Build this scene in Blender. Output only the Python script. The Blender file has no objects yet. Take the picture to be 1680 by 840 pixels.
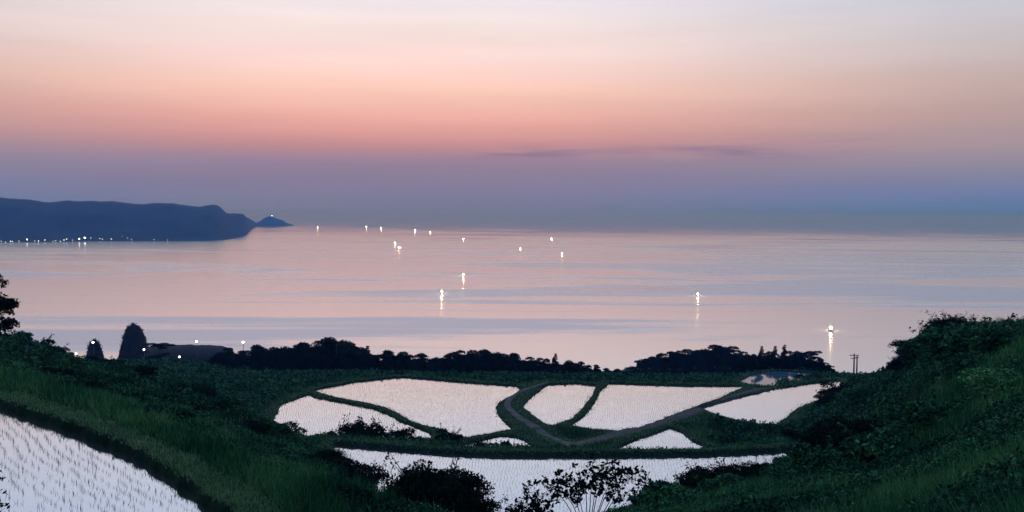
import bpy, math
import numpy as np
from mathutils import Matrix, Vector

S = bpy.context.scene
COL = S.collection
PI = math.pi
rng = np.random.default_rng(11)

# ------------------------------------------------------------------ camera
CAM_Z = 80.0            # metres above the sea
F = 1500.0              # focal length in photo pixels (photo 1680 x 840)
PITCH = math.atan(68 / F)
ROLL = math.radians(0.4)
fwd = np.array([0, math.cos(PITCH), -math.sin(PITCH)])
up0 = np.array([0, math.sin(PITCH), math.cos(PITCH)])
r0 = np.array([1.0, 0, 0])
right = math.cos(ROLL) * r0 + math.sin(ROLL) * up0
up = -math.sin(ROLL) * r0 + math.cos(ROLL) * up0
cam_d = bpy.data.cameras.new('camera')
cam_d.sensor_width = 36
cam_d.lens = 36 * F / 1680
cam_d.clip_start = 0.2
cam_d.clip_end = 150000
cam = bpy.data.objects.new('camera', cam_d)
COL.objects.link(cam)
M = Matrix(((right[0], up[0], -fwd[0], 0), (right[1], up[1], -fwd[1], 0),
            (right[2], up[2], -fwd[2], CAM_Z), (0, 0, 0, 1)))
cam.matrix_world = M
S.camera = cam


def ray(px, py):
    d = fwd * F + right * (px - 840) - up * (py - 420)
    return d / d[1]


def at(px, py, Y):
    d = ray(px, py)
    return np.array([d[0] * Y, Y, CAM_Z + d[2] * Y])


def on_plane(px, py, z):
    d = ray(px, py)
    t = (z - CAM_Z) / d[2]
    return np.array([d[0] * t, t, z])


def hor(px):
    return 352 + math.tan(ROLL) * (np.asarray(px) - 840)


# ------------------------------------------------------------------ world: dusk sky
def lin(c):
    c = np.asarray(c, float) / 255
    return tuple(np.where(c <= 0.04045, c / 12.92, ((c + 0.055) / 1.055) ** 2.4))


W = bpy.data.worlds.new('World')
S.world = W
W.use_nodes = True
nt = W.node_tree
for n in list(nt.nodes):
    nt.nodes.remove(n)


class NB:
    def __init__(s, t): s.t = t

    def n(s, typ, **kw):
        x = s.t.nodes.new(typ)
        for k, v in kw.items():
            if k.startswith('i_'):
                x.inputs[k[2:].replace('_', ' ')].default_value = v
            else:
                setattr(x, k, v)
        return x

    def l(s, a, b): s.t.links.new(a, b)

    def math(s, op, a, b=None, c=None, clamp=False):
        x = s.t.nodes.new('ShaderNodeMath')
        x.operation = op
        x.use_clamp = clamp
        for i, v in enumerate((a, b, c)):
            if v is None: continue
            if isinstance(v, (int, float)): x.inputs[i].default_value = v
            else: s.l(v, x.inputs[i])
        return x.outputs[0]

    def ramp(s, fac, stops, interp='LINEAR'):
        x = s.t.nodes.new('ShaderNodeValToRGB')
        cr = x.color_ramp
        cr.interpolation = interp
        while len(cr.elements) > 1:
            cr.elements.remove(cr.elements[-1])
        for i, (p, c) in enumerate(stops):
            e = cr.elements[0] if i == 0 else cr.elements.new(p)
            e.position = p
            e.color = (*c, 1)
        s.l(fac, x.inputs[0])
        return x.outputs[0]

    def mix(s, fac, a, b, blend='MIX'):
        x = s.t.nodes.new('ShaderNodeMix')
        x.data_type = 'RGBA'
        x.blend_type = blend
        for v, sock in ((fac, x.inputs[0]), (a, x.inputs[6]), (b, x.inputs[7])):
            if isinstance(v, (int, float)): sock.default_value = v
            elif isinstance(v, tuple): sock.default_value = (*v, 1)
            else: s.l(v, sock)
        return x.outputs[2]


b = NB(nt)
tc = b.n('ShaderNodeTexCoord')
sep = b.n('ShaderNodeSeparateXYZ')
b.l(tc.outputs['Generated'], sep.inputs[0])
sx, sy, sz = sep.outputs
elev = b.math('ARCSINE', sz)
az = b.math('ARCTAN2', sx, sy)
EL = 0.5
fac = b.math('DIVIDE', elev, EL, clamp=True)


def stops(lst):
    # list of (photo row on the centre column, sRGB)
    return [(max(0, math.atan((352 - y) / F)) / EL, lin(c)) for y, c in lst]


warm = b.ramp(fac, stops([
    (352, (120, 126, 158)), (340, (120, 124, 158)), (302, (136, 126, 157)), (285, (143, 128, 155)), (270, (151, 131, 155)),
    (256, (172, 137, 150)), (240, (200, 145, 146)), (222, (220, 158, 153)), (202, (237, 173, 163)), (150, (255, 207, 191)),
    (102, (255, 222, 218)), (50, (249, 230, 227)), (2, (242, 233, 242)),
    (-60, (230, 230, 242)), (-160, (216, 225, 246)), (-420, (208, 219, 244))]))
cool = b.ramp(fac, stops([
    (352, (80, 116, 196)), (330, (98, 124, 184)), (280, (140, 137, 160)), (255, (160, 145, 158)), (200, (184, 159, 157)),
    (150, (198, 175, 172)), (100, (203, 194, 196)), (50, (201, 200, 210)), (5, (195, 203, 222)),
    (-60, (196, 208, 230)), (-160, (198, 211, 238)), (-420, (194, 209, 238))]))
AZ0 = math.atan((640 - 840) / F)
da = b.math('SUBTRACT', az, AZ0)
dq = b.math('DIVIDE', b.math('ABSOLUTE', da), 0.66)
wf = b.n('ShaderNodeMapRange', interpolation_type='SMOOTHSTEP')
b.l(dq, wf.inputs[0])
wf.inputs[1].default_value = 0.1
wf.inputs[2].default_value = 1.05
sky = b.mix(wf.outputs[0], warm, cool)
# thin dark cloud wisps lying low over the sea
comb = b.n('ShaderNodeCombineXYZ')
b.l(b.math('MULTIPLY', az, 9.0), comb.inputs[0])
b.l(b.math('MULTIPLY', elev, 120.0), comb.inputs[1])
cn = b.n('ShaderNodeTexNoise', noise_dimensions='3D')
cn.inputs['Scale'].default_value = 1.0
cn.inputs['Detail'].default_value = 5
cn.inputs['Roughness'].default_value = 0.6
b.l(comb.outputs[0], cn.inputs['Vector'])


def band(y0, half, x0, halfx):
    e0 = math.atan((352 - y0) / F)
    a = b.math('DIVIDE', b.math('SUBTRACT', elev, e0), half / F)
    c = b.math('DIVIDE', b.math('SUBTRACT', az, math.atan((x0 - 840) / F)), halfx / F)
    q = b.math('ADD', b.math('MULTIPLY', a, a), b.math('MULTIPLY', c, c))
    return b.math('POWER', 2.718, b.math('MULTIPLY', q, -1.0))


cl = b.math('ADD', band(252, 12, 1150, 160), b.math('MULTIPLY', band(252, 11, 850, 120), 0.75))
cl = b.math('ADD', cl, b.math('MULTIPLY', band(230, 6, 1400, 60), 0.35))
wn = b.n('ShaderNodeMapRange')
b.l(cn.outputs[0], wn.inputs[0])
wn.inputs[1].default_value = 0.38
wn.inputs[2].default_value = 0.66
cmask = b.math('MULTIPLY', b.math('MULTIPLY', cl, wn.outputs[0]), 1.0, clamp=True)
sky = b.mix(cmask, sky, lin((132, 116, 148)))
# soft horizontal unevenness of the afterglow
comb2 = b.n('ShaderNodeCombineXYZ')
b.l(b.math('MULTIPLY', az, 3.0), comb2.inputs[0])
b.l(b.math('MULTIPLY', elev, 45.0), comb2.inputs[1])
cn2 = b.n('ShaderNodeTexNoise')
cn2.inputs['Scale'].default_value = 1.0
cn2.inputs['Detail'].default_value = 4
b.l(comb2.outputs[0], cn2.inputs['Vector'])
un = b.n('ShaderNodeMapRange')
b.l(cn2.outputs[0], un.inputs[0])
un.inputs[1].default_value = 0.3; un.inputs[2].default_value = 0.7
un.inputs[3].default_value = 0.965; un.inputs[4].default_value = 1.035
sky = b.mix(1.0, sky, un.outputs[0], 'MULTIPLY')
# zenith goes deep blue
zf = b.n('ShaderNodeMapRange', interpolation_type='SMOOTHSTEP')
b.l(elev, zf.inputs[0])
zf.inputs[1].default_value = 0.50; zf.inputs[2].default_value = 1.15
sky = b.mix(zf.outputs[0], sky, (0.082, 0.185, 0.50))
# the eastern sky behind the viewer is already dark
ef = b.n('ShaderNodeMapRange', interpolation_type='SMOOTHSTEP')
b.l(b.math('ABSOLUTE', az), ef.inputs[0])
ef.inputs[1].default_value = 0.8; ef.inputs[2].default_value = 2.0
sky = b.mix(b.math('MULTIPLY', ef.outputs[0], 0.85), sky, (0.06, 0.11, 0.22))
bg = b.n('ShaderNodeBackground')
b.l(sky, bg.inputs[0])
bg.inputs[1].default_value = 1.0
wo = b.n('ShaderNodeOutputWorld')
b.l(bg.outputs[0], wo.inputs[0])

# the sun has set: all light comes from the sky and the lamps
S.view_settings.view_transform = 'Standard'
S.view_settings.look = 'None'
S.view_settings.exposure = 0
S.view_settings.gamma = 1
S.view_settings.use_curve_mapping = False
S.render.engine = 'CYCLES'
cy = S.cycles
cy.use_denoising = True
try:
    cy.denoiser = 'OPENIMAGEDENOISE'
    cy.denoising_input_passes = 'RGB_ALBEDO_NORMAL'
    cy.denoising_prefilter = 'ACCURATE'
except Exception:
    pass
cy.max_bounces = 5
cy.diffuse_bounces = 2
cy.glossy_bounces = 3
cy.volume_bounces = 0
cy.transparent_max_bounces = 8
cy.sample_clamp_indirect = 8
cy.caustics_reflective = False
cy.caustics_refractive = False
cy.use_light_tree = True


# ------------------------------------------------------------------ helpers
def tag(o, label=None, cat=None, group=None, kind=None):
    if label: o['label'] = label
    if cat: o['category'] = cat
    if group: o['group'] = group
    if kind: o['kind'] = kind
    return o


def mesh_np(name, V, quads=None, tris=None, mat=None, smooth=False):
    V = np.asarray(V, np.float32).reshape(-1, 3)
    me = bpy.data.meshes.new(name)
    nq = 0 if quads is None else len(quads)
    ntri = 0 if tris is None else len(tris)
    me.vertices.add(len(V))
    me.vertices.foreach_set('co', V.ravel())
    idx = []
    if nq: idx.append(np.asarray(quads, np.int32).ravel())
    if ntri: idx.append(np.asarray(tris, np.int32).ravel())
    idx = np.concatenate(idx)
    me.loops.add(len(idx))
    me.loops.foreach_set('vertex_index', idx)
    me.polygons.add(nq + ntri)
    st = np.concatenate([np.arange(nq) * 4, nq * 4 + np.arange(ntri) * 3]).astype(np.int32)
    me.polygons.foreach_set('loop_start', st)
    me.polygons.foreach_set('loop_total', np.concatenate([np.full(nq, 4), np.full(ntri, 3)]).astype(np.int32))
    if smooth:
        me.polygons.foreach_set('use_smooth', np.ones(nq + ntri, bool))
    me.update(calc_edges=True)
    if mat: me.materials.append(mat)
    return me


def link(name, me, parent=None, loc=None):
    o = bpy.data.objects.new(name, me)
    COL.objects.link(o)
    if parent: o.parent = parent
    if loc is not None: o.location = tuple(float(v) for v in loc)
    return o


def empty(name, loc, rz=0, sc=None):
    o = bpy.data.objects.new(name, None)
    o.empty_display_size = 0.3
    COL.objects.link(o)
    o.location = tuple(float(v) for v in loc)
    o.rotation_euler = (0, 0, rz)
    if sc is not None: o.scale = sc if hasattr(sc, '__len__') else (sc,) * 3
    return o


class MB:
    """collects simple shapes into one mesh"""

    def __init__(s): s.v = []; s.f = []

    def add(s, V, Fs):
        k = len(s.v)
        s.v += [tuple(p) for p in V]
        s.f += [tuple(i + k for i in f) for f in Fs]

    def box(s, c, d):
        x, y, z = c; a, e, h = (q / 2 for q in d)
        V = [(x + i * a, y + j * e, z + k * h) for k in (-1, 1) for j in (-1, 1) for i in (-1, 1)]
        s.add(V, [(0, 2, 3, 1), (4, 5, 7, 6), (0, 1, 5, 4), (2, 6, 7, 3), (0, 4, 6, 2), (1, 3, 7, 5)])

    def tube(s, pts, rad, n=6):
        pts = [np.asarray(p, float) for p in pts]
        rings = []
        for i, p in enumerate(pts):
            t = pts[min(i + 1, len(pts) - 1)] - pts[max(i - 1, 0)]
            t = t / (np.linalg.norm(t) + 1e-9)
            a = np.cross(t, (0.31, 0.95, 0.1) if abs(t[2]) > .7 else (0, 0, 1.0)); a /= np.linalg.norm(a)
            c = np.cross(t, a)
            r = rad[i] if hasattr(rad, '__len__') else rad
            rings.append([p + r * (math.cos(q) * a + math.sin(q) * c) for q in np.arange(n) * 2 * PI / n])
        V = [p for R in rings for p in R]
        Fs = []
        for i in range(len(pts) - 1):
            for j in range(n):
                j2 = (j + 1) % n
                Fs.append((i * n + j, i * n + j2, (i + 1) * n + j2, (i + 1) * n + j))
        Fs.append(tuple(range(n))[::-1])
        Fs.append(tuple((len(pts) - 1) * n + j for j in range(n)))
        s.add(V, Fs)

    def sphere(s, c, r, nu=10, nv=6):
        r = np.asarray(r if hasattr(r, '__len__') else (r, r, r), float)
        V = [np.array(c) + r * np.array((math.sin(PI * j / nv) * math.cos(2 * PI * i / nu),
                                         math.sin(PI * j / nv) * math.sin(2 * PI * i / nu), math.cos(PI * j / nv)))
             for j in range(nv + 1) for i in range(nu)]
        Fs = [(j * nu + i, (j + 1) * nu + i, (j + 1) * nu + (i + 1) % nu, j * nu + (i + 1) % nu)
              for j in range(nv) for i in range(nu)]
        s.add(V, Fs)

    def mesh(s, name, mat, smooth=False):
        me = bpy.data.meshes.new(name)
        me.from_pydata([tuple(map(float, p)) for p in s.v], [], s.f)
        if smooth:
            me.polygons.foreach_set('use_smooth', np.ones(len(me.polygons), bool))
        me.materials.append(mat)
        me.update()
        return me


# value noise
_perm = np.random.default_rng(5).random((256, 256))


def vnoise(x, y):
    x = np.asarray(x, float); y = np.asarray(y, float)
    xi = np.floor(x).astype(int); yi = np.floor(y).astype(int)
    fx = x - xi; fy = y - yi
    fx = fx * fx * (3 - 2 * fx); fy = fy * fy * (3 - 2 * fy)
    g = lambda i, j: _perm[i & 255, j & 255]
    return (g(xi, yi) * (1 - fx) + g(xi + 1, yi) * fx) * (1 - fy) + (g(xi, yi + 1) * (1 - fx) + g(xi + 1, yi + 1) * fx) * fy


def fbm(x, y, o=4):
    t = 0; a = 0.5; s_ = 0
    for k in range(o):
        t = t + a * vnoise(x * 2 ** k + 17.3 * k, y * 2 ** k + 9.1 * k); s_ += a; a *= 0.55
    return t / s_


# ------------------------------------------------------------------ materials
def mat(name):
    m = bpy.data.materials.new(name)
    m.use_nodes = True
    t = m.node_tree
    bs = t.nodes['Principled BSDF']
    return m, NB(t), bs


def plain(name, c, rough=0.7, metal=0, noise=0.25, scale=4):
    m, q, bs = mat(name)
    tcx = q.n('ShaderNodeTexCoord')
    nz = q.n('ShaderNodeTexNoise'); nz.inputs['Scale'].default_value = scale; nz.inputs['Detail'].default_value = 5
    q.l(tcx.outputs['Object'], nz.inputs['Vector'])
    c2 = tuple(v * (1 - noise) for v in c); c1 = tuple(min(1, v * (1 + noise)) for v in c)
    q.l(q.ramp(nz.outputs[0], [(0.3, c2), (0.7, c1)]), bs.inputs['Base Color'])
    bs.inputs['Roughness'].default_value = rough
    bs.inputs['Metallic'].default_value = metal
    return m


def leafmat(name, cols, scale=0.6, rough=0.8, spec=0.04):
    m, q, bs = mat(name)
    g = q.n('ShaderNodeNewGeometry')
    nz = q.n('ShaderNodeTexNoise'); nz.inputs['Scale'].default_value = scale; nz.inputs['Detail'].default_value = 4
    q.l(g.outputs['Position'], nz.inputs['Vector'])
    f = q.math('ADD', q.math('MULTIPLY', nz.outputs[0], 1.1),
               q.math('MULTIPLY', q.math('SUBTRACT', g.outputs['Random Per Island'], 0.5), 0.45))
    n = len(cols)
    q.l(q.ramp(f, [(0.28 + 0.5 * i / (n - 1), c) for i, c in enumerate(cols)]), bs.inputs['Base Color'])
    bs.inputs['Roughness'].default_value = rough
    bs.inputs['Specular IOR Level'].default_value = spec
    return m


def emis(name, c, st):
    m, q, bs = mat(name)
    bs.inputs['Base Color'].default_value = (*c, 1)
    bs.inputs['Emission Color'].default_value = (*c, 1)
    bs.inputs['Emission Strength'].default_value = st
    return m


def ground_mat():
    m, q, bs = mat('ground_soil')
    g = q.n('ShaderNodeNewGeometry')
    n1 = q.n('ShaderNodeTexNoise'); n1.inputs['Scale'].default_value = 0.35; n1.inputs['Detail'].default_value = 6
    n2 = q.n('ShaderNodeTexNoise'); n2.inputs['Scale'].default_value = 3.0; n2.inputs['Detail'].default_value = 6
    q.l(g.outputs['Position'], n1.inputs['Vector']); q.l(g.outputs['Position'], n2.inputs['Vector'])
    c = q.ramp(n1.outputs[0], [(0.3, (0.004, 0.020, 0.014)), (0.5, (0.010, 0.044, 0.022)), (0.7, (0.024, 0.065, 0.028))])
    c = q.mix(0.5, c, q.ramp(n2.outputs[0], [(0.35, (0.003, 0.014, 0.010)), (0.65, (0.014, 0.048, 0.022))]))
    q.l(c, bs.inputs['Base Color'])
    bs.inputs['Roughness'].default_value = 0.95
    bs.inputs['Specular IOR Level'].default_value = 0.1
    bp = q.n('ShaderNodeBump'); bp.inputs['Strength'].default_value = 0.6; bp.inputs['Distance'].default_value = 0.15
    q.l(n2.outputs[0], bp.inputs['Height']); q.l(bp.outputs[0], bs.inputs['Normal'])
    return m


M_ground = ground_mat()
M_grass = leafmat('grass_blades', [(0.010, 0.075, 0.035), (0.028, 0.16, 0.070), (0.07, 0.26, 0.10), (0.20, 0.42, 0.16)], 0.25)
M_bund = leafmat('bund_grass', [(0.11, 0.31, 0.14), (0.22, 0.44, 0.19), (0.38, 0.54, 0.24)], 0.8)
M_under = leafmat('undergrowth_leaf', [(0.008, 0.040, 0.026), (0.022, 0.105, 0.056), (0.09, 0.28, 0.11)], 0.3)
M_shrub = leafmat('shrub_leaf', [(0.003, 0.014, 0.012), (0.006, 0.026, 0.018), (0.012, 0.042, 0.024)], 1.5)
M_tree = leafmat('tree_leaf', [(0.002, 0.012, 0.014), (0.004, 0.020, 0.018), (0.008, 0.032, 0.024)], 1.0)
M_rice = leafmat('rice_leaf', [(0.06, 0.09, 0.06), (0.10, 0.14, 0.09)], 2.0)
M_bark = plain('bark', (0.03, 0.025, 0.02), 0.9)
M_rock = plain('stack_rock', (0.03, 0.035, 0.04), 0.9, noise=0.5, scale=0.3)
M_head = plain('headland_wood', (0.005, 0.016, 0.015), 0.95, noise=0.85, scale=0.012)
M_hull = plain('white_hull_paint', (0.6, 0.6, 0.58), 0.4)
M_cabin = plain('cabin_paint', (0.5, 0.52, 0.55), 0.5)
M_steel = plain('dull_steel', (0.25, 0.25, 0.25), 0.5, 0.6)
M_wood = plain('pole_wood', (0.05, 0.04, 0.035), 0.9)
M_tower = plain('lighthouse_paint', (0.75, 0.75, 0.73), 0.6)


def sea_mat():
    m, q, bs = mat('sea_surface')
    g = q.n('ShaderNodeNewGeometry')
    # broad wind lanes and calm slicks, drawn out across the view
    mp = q.n('ShaderNodeMapping'); mp.inputs['Rotation'].default_value = (0, 0, math.radians(-16))
    mp.inputs['Scale'].default_value = (0.0009, 0.0036, 1)
    q.l(g.outputs['Position'], mp.inputs['Vector'])
    n1 = q.n('ShaderNodeTexNoise'); n1.inputs['Scale'].default_value = 1.0; n1.inputs['Detail'].default_value = 5
    n1.inputs['Roughness'].default_value = 0.55; n1.inputs['Distortion'].default_value = 1.8
    q.l(mp.outputs[0], n1.inputs['Vector'])
    mp2 = q.n('ShaderNodeMapping'); mp2.inputs['Rotation'].default_value = (0, 0, math.radians(-10))
    mp2.inputs['Scale'].default_value = (0.004, 0.03, 1)
    q.l(g.outputs['Position'], mp2.inputs['Vector'])
    n2 = q.n('ShaderNodeTexNoise'); n2.inputs['Scale'].default_value = 1.0; n2.inputs['Detail'].default_value = 5
    q.l(mp2.outputs[0], n2.inputs['Vector'])
    mixn = q.math('ADD', q.math('MULTIPLY', n1.outputs[0], 0.80), q.math('MULTIPLY', n2.outputs[0], 0.20))
    sp = q.n('ShaderNodeSeparateXYZ'); q.l(g.outputs['Position'], sp.inputs[0])
    breeze = q.math('MULTIPLY', q.math('DIVIDE', sp.outputs[0], 900.0), 0.035)
    breeze = q.math('MINIMUM', q.math('MAXIMUM', breeze, -0.04), 0.06)
    mr = q.n('ShaderNodeMapRange', interpolation_type='SMOOTHSTEP')
    q.l(q.math('ADD', mixn, breeze), mr.inputs[0])
    mr.inputs[1].default_value = 0.46; mr.inputs[2].default_value = 0.56
    mr.inputs[3].default_value = 0.19; mr.inputs[4].default_value = 0.32
    # beyond the breeze of the bay the open sea lies glassy; the edge of the calm is ragged
    off = q.math('ADD', sp.outputs[1], q.math('MULTIPLY', sp.outputs[0], 0.32))
    off = q.math('ADD', off, q.math('MULTIPLY', q.math('SUBTRACT', mixn, 0.5), 18000.0))
    cm = q.n('ShaderNodeMapRange', interpolation_type='SMOOTHSTEP')
    q.l(off, cm.inputs[0])
    cm.inputs[1].default_value = 1800; cm.inputs[2].default_value = 8500
    rgh = q.math('ADD', q.math('MULTIPLY', mr.outputs[0], q.math('POWER', q.math('SUBTRACT', 1.0, cm.outputs[0]), 1.8)), q.math('MULTIPLY', cm.outputs[0], 0.03))
    q.l(rgh, bs.inputs['Roughness'])
    q.l(q.mix(q.math('MULTIPLY', q.math('SUBTRACT', mr.outputs[0], 0.19), 7.7, clamp=True), (0.74, 0.83, 0.89), (0.47, 0.56, 0.68)), bs.inputs['Base Color'])  # ruffled lanes coloured darker: their weaker sky reflection is put into the colour
    bs.inputs['Metallic'].default_value = 0.85
    n3 = q.n('ShaderNodeTexNoise'); n3.inputs['Scale'].default_value = 0.18; n3.inputs['Detail'].default_value = 3
    q.l(g.outputs['Position'], n3.inputs['Vector'])
    bp = q.n('ShaderNodeBump'); bp.inputs['Strength'].default_value = 0.16; bp.inputs['Distance'].default_value = 0.6
    q.l(n3.outputs[0], bp.inputs['Height']); q.l(bp.outputs[0], bs.inputs['Normal'])
    return m


def paddy_mat():
    m, q, bs = mat('paddy_water_surface')
    g = q.n('ShaderNodeNewGeometry')
    bs.inputs['Base Color'].default_value = (0.62, 0.67, 0.75, 1)
    bs.inputs['Metallic'].default_value = 0.97
    n1 = q.n('ShaderNodeTexNoise'); n1.inputs['Scale'].default_value = 0.12; n1.inputs['Detail'].default_value = 4
    q.l(g.outputs['Position'], n1.inputs['Vector'])
    mr = q.n('ShaderNodeMapRange'); q.l(n1.outputs[0], mr.inputs[0])
    mr.inputs[1].default_value = 0.4; mr.inputs[2].default_value = 0.6
    mr.inputs[3].default_value = 0.02; mr.inputs[4].default_value = 0.07
    q.l(mr.outputs[0], bs.inputs['Roughness'])
    n3 = q.n('ShaderNodeTexNoise'); n3.inputs['Scale'].default_value = 2.2; n3.inputs['Detail'].default_value = 3
    q.l(g.outputs['Position'], n3.inputs['Vector'])
    bp = q.n('ShaderNodeBump'); bp.inputs['Strength'].default_value = 0.06; bp.inputs['Distance'].default_value = 0.05
    q.l(n3.outputs[0], bp.inputs['Height']); q.l(bp.outputs[0], bs.inputs['Normal'])
    return m


def pond_mat():
    m, q, bs = mat('pond_water_surface')
    bs.inputs['Base Color'].default_value = (0.07, 0.16, 0.22, 1)
    bs.inputs['IOR'].default_value = 1.38
    g = q.n('ShaderNodeNewGeometry')
    n3 = q.n('ShaderNodeTexNoise'); n3.inputs['Scale'].default_value = 0.8; n3.inputs['Detail'].default_value = 3
    q.l(g.outputs['Position'], n3.inputs['Vector'])
    bp = q.n('ShaderNodeBump'); bp.inputs['Strength'].default_value = 0.1; bp.inputs['Distance'].default_value = 0.05
    q.l(n3.outputs[0], bp.inputs['Height']); q.l(bp.outputs[0], bs.inputs['Normal'])
    bs.inputs['Roughness'].default_value = 0.06
    return m


M_pond = pond_mat()
M_sea = sea_mat()
M_paddy = paddy_mat()

# ------------------------------------------------------------------ sea and haze
gs = np.linspace(-40000, 40000, 41)
V = [(x, y, 0.0) for y in gs for x in gs]
Q = [(j * 41 + i, j * 41 + i + 1, (j + 1) * 41 + i + 1, (j + 1) * 41 + i) for j in range(40) for i in range(40)]
sea = link('sea', mesh_np('sea', V, Q, None, M_sea))
tag(sea, 'calm mauve sea stretching to the hazy horizon', 'sea', kind='structure')

hz = MB(); hz.box((0, 0, 71), (84000, 84000, 144))
m_h = bpy.data.materials.new('haze_air'); m_h.use_nodes = True
hn = NB(m_h.node_tree)
for n in list(m_h.node_tree.nodes): m_h.node_tree.nodes.remove(n)
pv = hn.n('ShaderNodeVolumePrincipled')
pv.inputs['Color'].default_value = (0.10, 0.33, 1.0, 1)
pv.inputs['Absorption Color'].default_value = (0.93, 0.86, 1, 1)
pv.inputs['Density'].default_value = 2.2e-4
pv.inputs['Anisotropy'].default_value = 0.5
ho = hn.n('ShaderNodeOutputMaterial')
hn.l(pv.outputs[0], ho.inputs['Volume'])
haze = link('haze', hz.mesh('haze', m_h))
tag(haze, 'thin blue evening haze over the sea', 'haze', kind='stuff')

# ------------------------------------------------------------------ paddies (outline in photo pixels on a level plane)
Z_MID = CAM_Z - 26.0
PADDIES = {
    'left': (CAM_Z - 7.2, [(-420, 640), (-200, 628), (-90, 645), (0, 670), (29, 680), (71, 694), (114, 710), (154, 727), (183, 741),
                          (217, 757), (251, 775), (286, 798), (320, 822), (347, 842), (400, 890), (450, 960), (300, 1100), (-500, 1100)],
             'flooded paddy nearest the viewer, with clear rows of rice seedlings'),
    'front': (CAM_Z - 24.0, [(549, 730), (600, 734), (650, 738), (733, 745), (800, 748), (900, 749), (980, 749), (1155, 747), (1255, 742),
                            (1298, 739), (1346, 735), (1340, 765), (1250, 800), (1130, 840), (900, 860), (700, 860), (600, 815), (546, 765)],
              'long flooded paddy below the others, partly hidden by a bush and a sapling'),
    'big': (Z_MID, [(513, 640), (543, 635), (587, 627), (633, 622), (660, 619.5), (700, 623), (750, 627), (800, 631), (847, 634), (853, 638),
                   (840, 647), (820, 657), (813, 668), (815, 680), (825, 692), (840, 703), (800, 710), (757, 717), (727, 703), (700, 697),
                   (677, 690), (653, 676), (633, 667), (600, 659), (550, 650)],
            'large flooded paddy left of the winding concrete path'),
    'lowleft': (Z_MID, [(507, 648), (490, 654), (462, 664), (450, 690), (467, 697), (490, 711), (510, 716), (600, 723), (660, 726),
                       (704, 723), (707, 713), (677, 700), (653, 691), (633, 679), (607, 670), (560, 661), (513, 652)],
                'narrow curved paddy at the far left, fringed in front by shrubs'),
    'smallmid': (Z_MID, [(758, 731), (800, 721), (823, 716), (847, 718), (866, 728), (898, 740), (850, 738), (800, 735)],
                 'sliver of flooded paddy half hidden by shrubs left of the path end'),
    'centre': (Z_MID, [(900, 632), (940, 630), (978, 633), (967, 653), (950, 674), (938, 685), (907, 696), (898, 695), (880, 684), (858, 667), (873, 652)],
               'small lens-shaped flooded paddy just right of the winding path'),
    'rightmid': (Z_MID, [(1000, 630), (1067, 632), (1133, 634), (1221, 634), (1183, 650), (1133, 668), (1083, 687), (1047, 700), (1013, 705),
                        (973, 703), (937, 698), (960, 683), (975, 663), (987, 642)],
                 'flooded paddy between the grass bund and the dirt road'),
    'tri': (Z_MID, [(988, 744), (1033, 727), (1067, 715), (1100, 703), (1117, 709), (1133, 724), (1174, 741), (1133, 743), (1067, 744)],
            'small triangular flooded paddy below the dirt road'),
    'right': (Z_MID, [(1152, 671), (1200, 657), (1267, 640), (1330, 630), (1378, 625), (1376, 631), (1352, 651), (1326, 660), (1303, 670),
                     (1285, 686), (1271, 694), (1248, 694), (1215, 689), (1180, 680)],
              'flooded paddy at the foot of the right hillside'),
    'pond': (CAM_Z - 34.0, [(1213, 623), (1233, 616), (1260, 611), (1276, 609), (1317, 612), (1340, 615), (1366, 620), (1343, 625),
                           (1319, 627), (1293, 630), (1274, 632), (1250, 629)],
             'small far pond mirroring the trees of the wooded hill'),
    'puddle': (CAM_Z - 26.6, [(1239, 637.5), (1256, 637), (1258, 639.5), (1242, 640.5)],
               'tiny scrap of water at the far end of the dirt road'),
    'scrap': (CAM_Z - 17.0, [(1396, 714), (1404, 711), (1414, 710), (1414, 714), (1403, 717)],
              'tiny scrap of water on the right hillside'),
}


def grow(k, pts):
    """the near bank hides a little of each paddy: let the water run on below it"""
    if k in ('left', 'front'): return pts
    P = np.array(pts, float)
    n = np.roll(P, -1, 0) - np.roll(P, 1, 0)
    a = np.sum(P[:, 0] * np.roll(P[:, 1], -1) - P[:, 1] * np.roll(P[:, 0], -1))
    nn = np.stack([n[:, 1], -n[:, 0]], 1) * (1 if a > 0 else -1)
    nn /= np.linalg.norm(nn, axis=1)[:, None] + 1e-9
    m = {'tri': 9, 'smallmid': 8, 'pond': 6, 'puddle': 1, 'scrap': 1}.get(k, 2.5)
    P[:, 1] += np.where(nn[:, 1] > 0, m * nn[:, 1], 0.3 * nn[:, 1])
    P[:, 0] += (2.0 if k in ('tri', 'right', 'smallmid') else 0.5) * nn[:, 0]
    return P


POLY = {k: np.array([on_plane(x, y, z)[:2] for x, y in grow(k, pts)]) for k, (z, pts, _) in PADDIES.items()}


def smooth_poly(P, it=2):
    for _ in range(it):      # Chaikin corner cutting
        n = np.roll(P, -1, 0)
        P = np.stack([P * .75 + n * .25, P * .25 + n * .75], 1).reshape(-1, 2)
    return P




def sdist(P, X, Y):
    """signed distance (negative inside) to polygon P"""
    n = len(P)
    d2 = np.full(X.shape, 1e18)
    ins = np.zeros(X.shape, bool)
    for i in range(n):
        ax, ay = P[i]; bx, by = P[(i + 1) % n]
        ex, ey = bx - ax, by - ay
        t = np.clip(((X - ax) * ex + (Y - ay) * ey) / (ex * ex + ey * ey + 1e-12), 0, 1)
        d2 = np.minimum(d2, (X - ax - t * ex) ** 2 + (Y - ay - t * ey) ** 2)
        c = (ay > Y) != (by > Y)
        ins ^= c & (X < (bx - ax) * (Y - ay) / (by - ay + 1e-12) + ax)
    return np.where(ins, -1, 1) * np.sqrt(d2)


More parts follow.
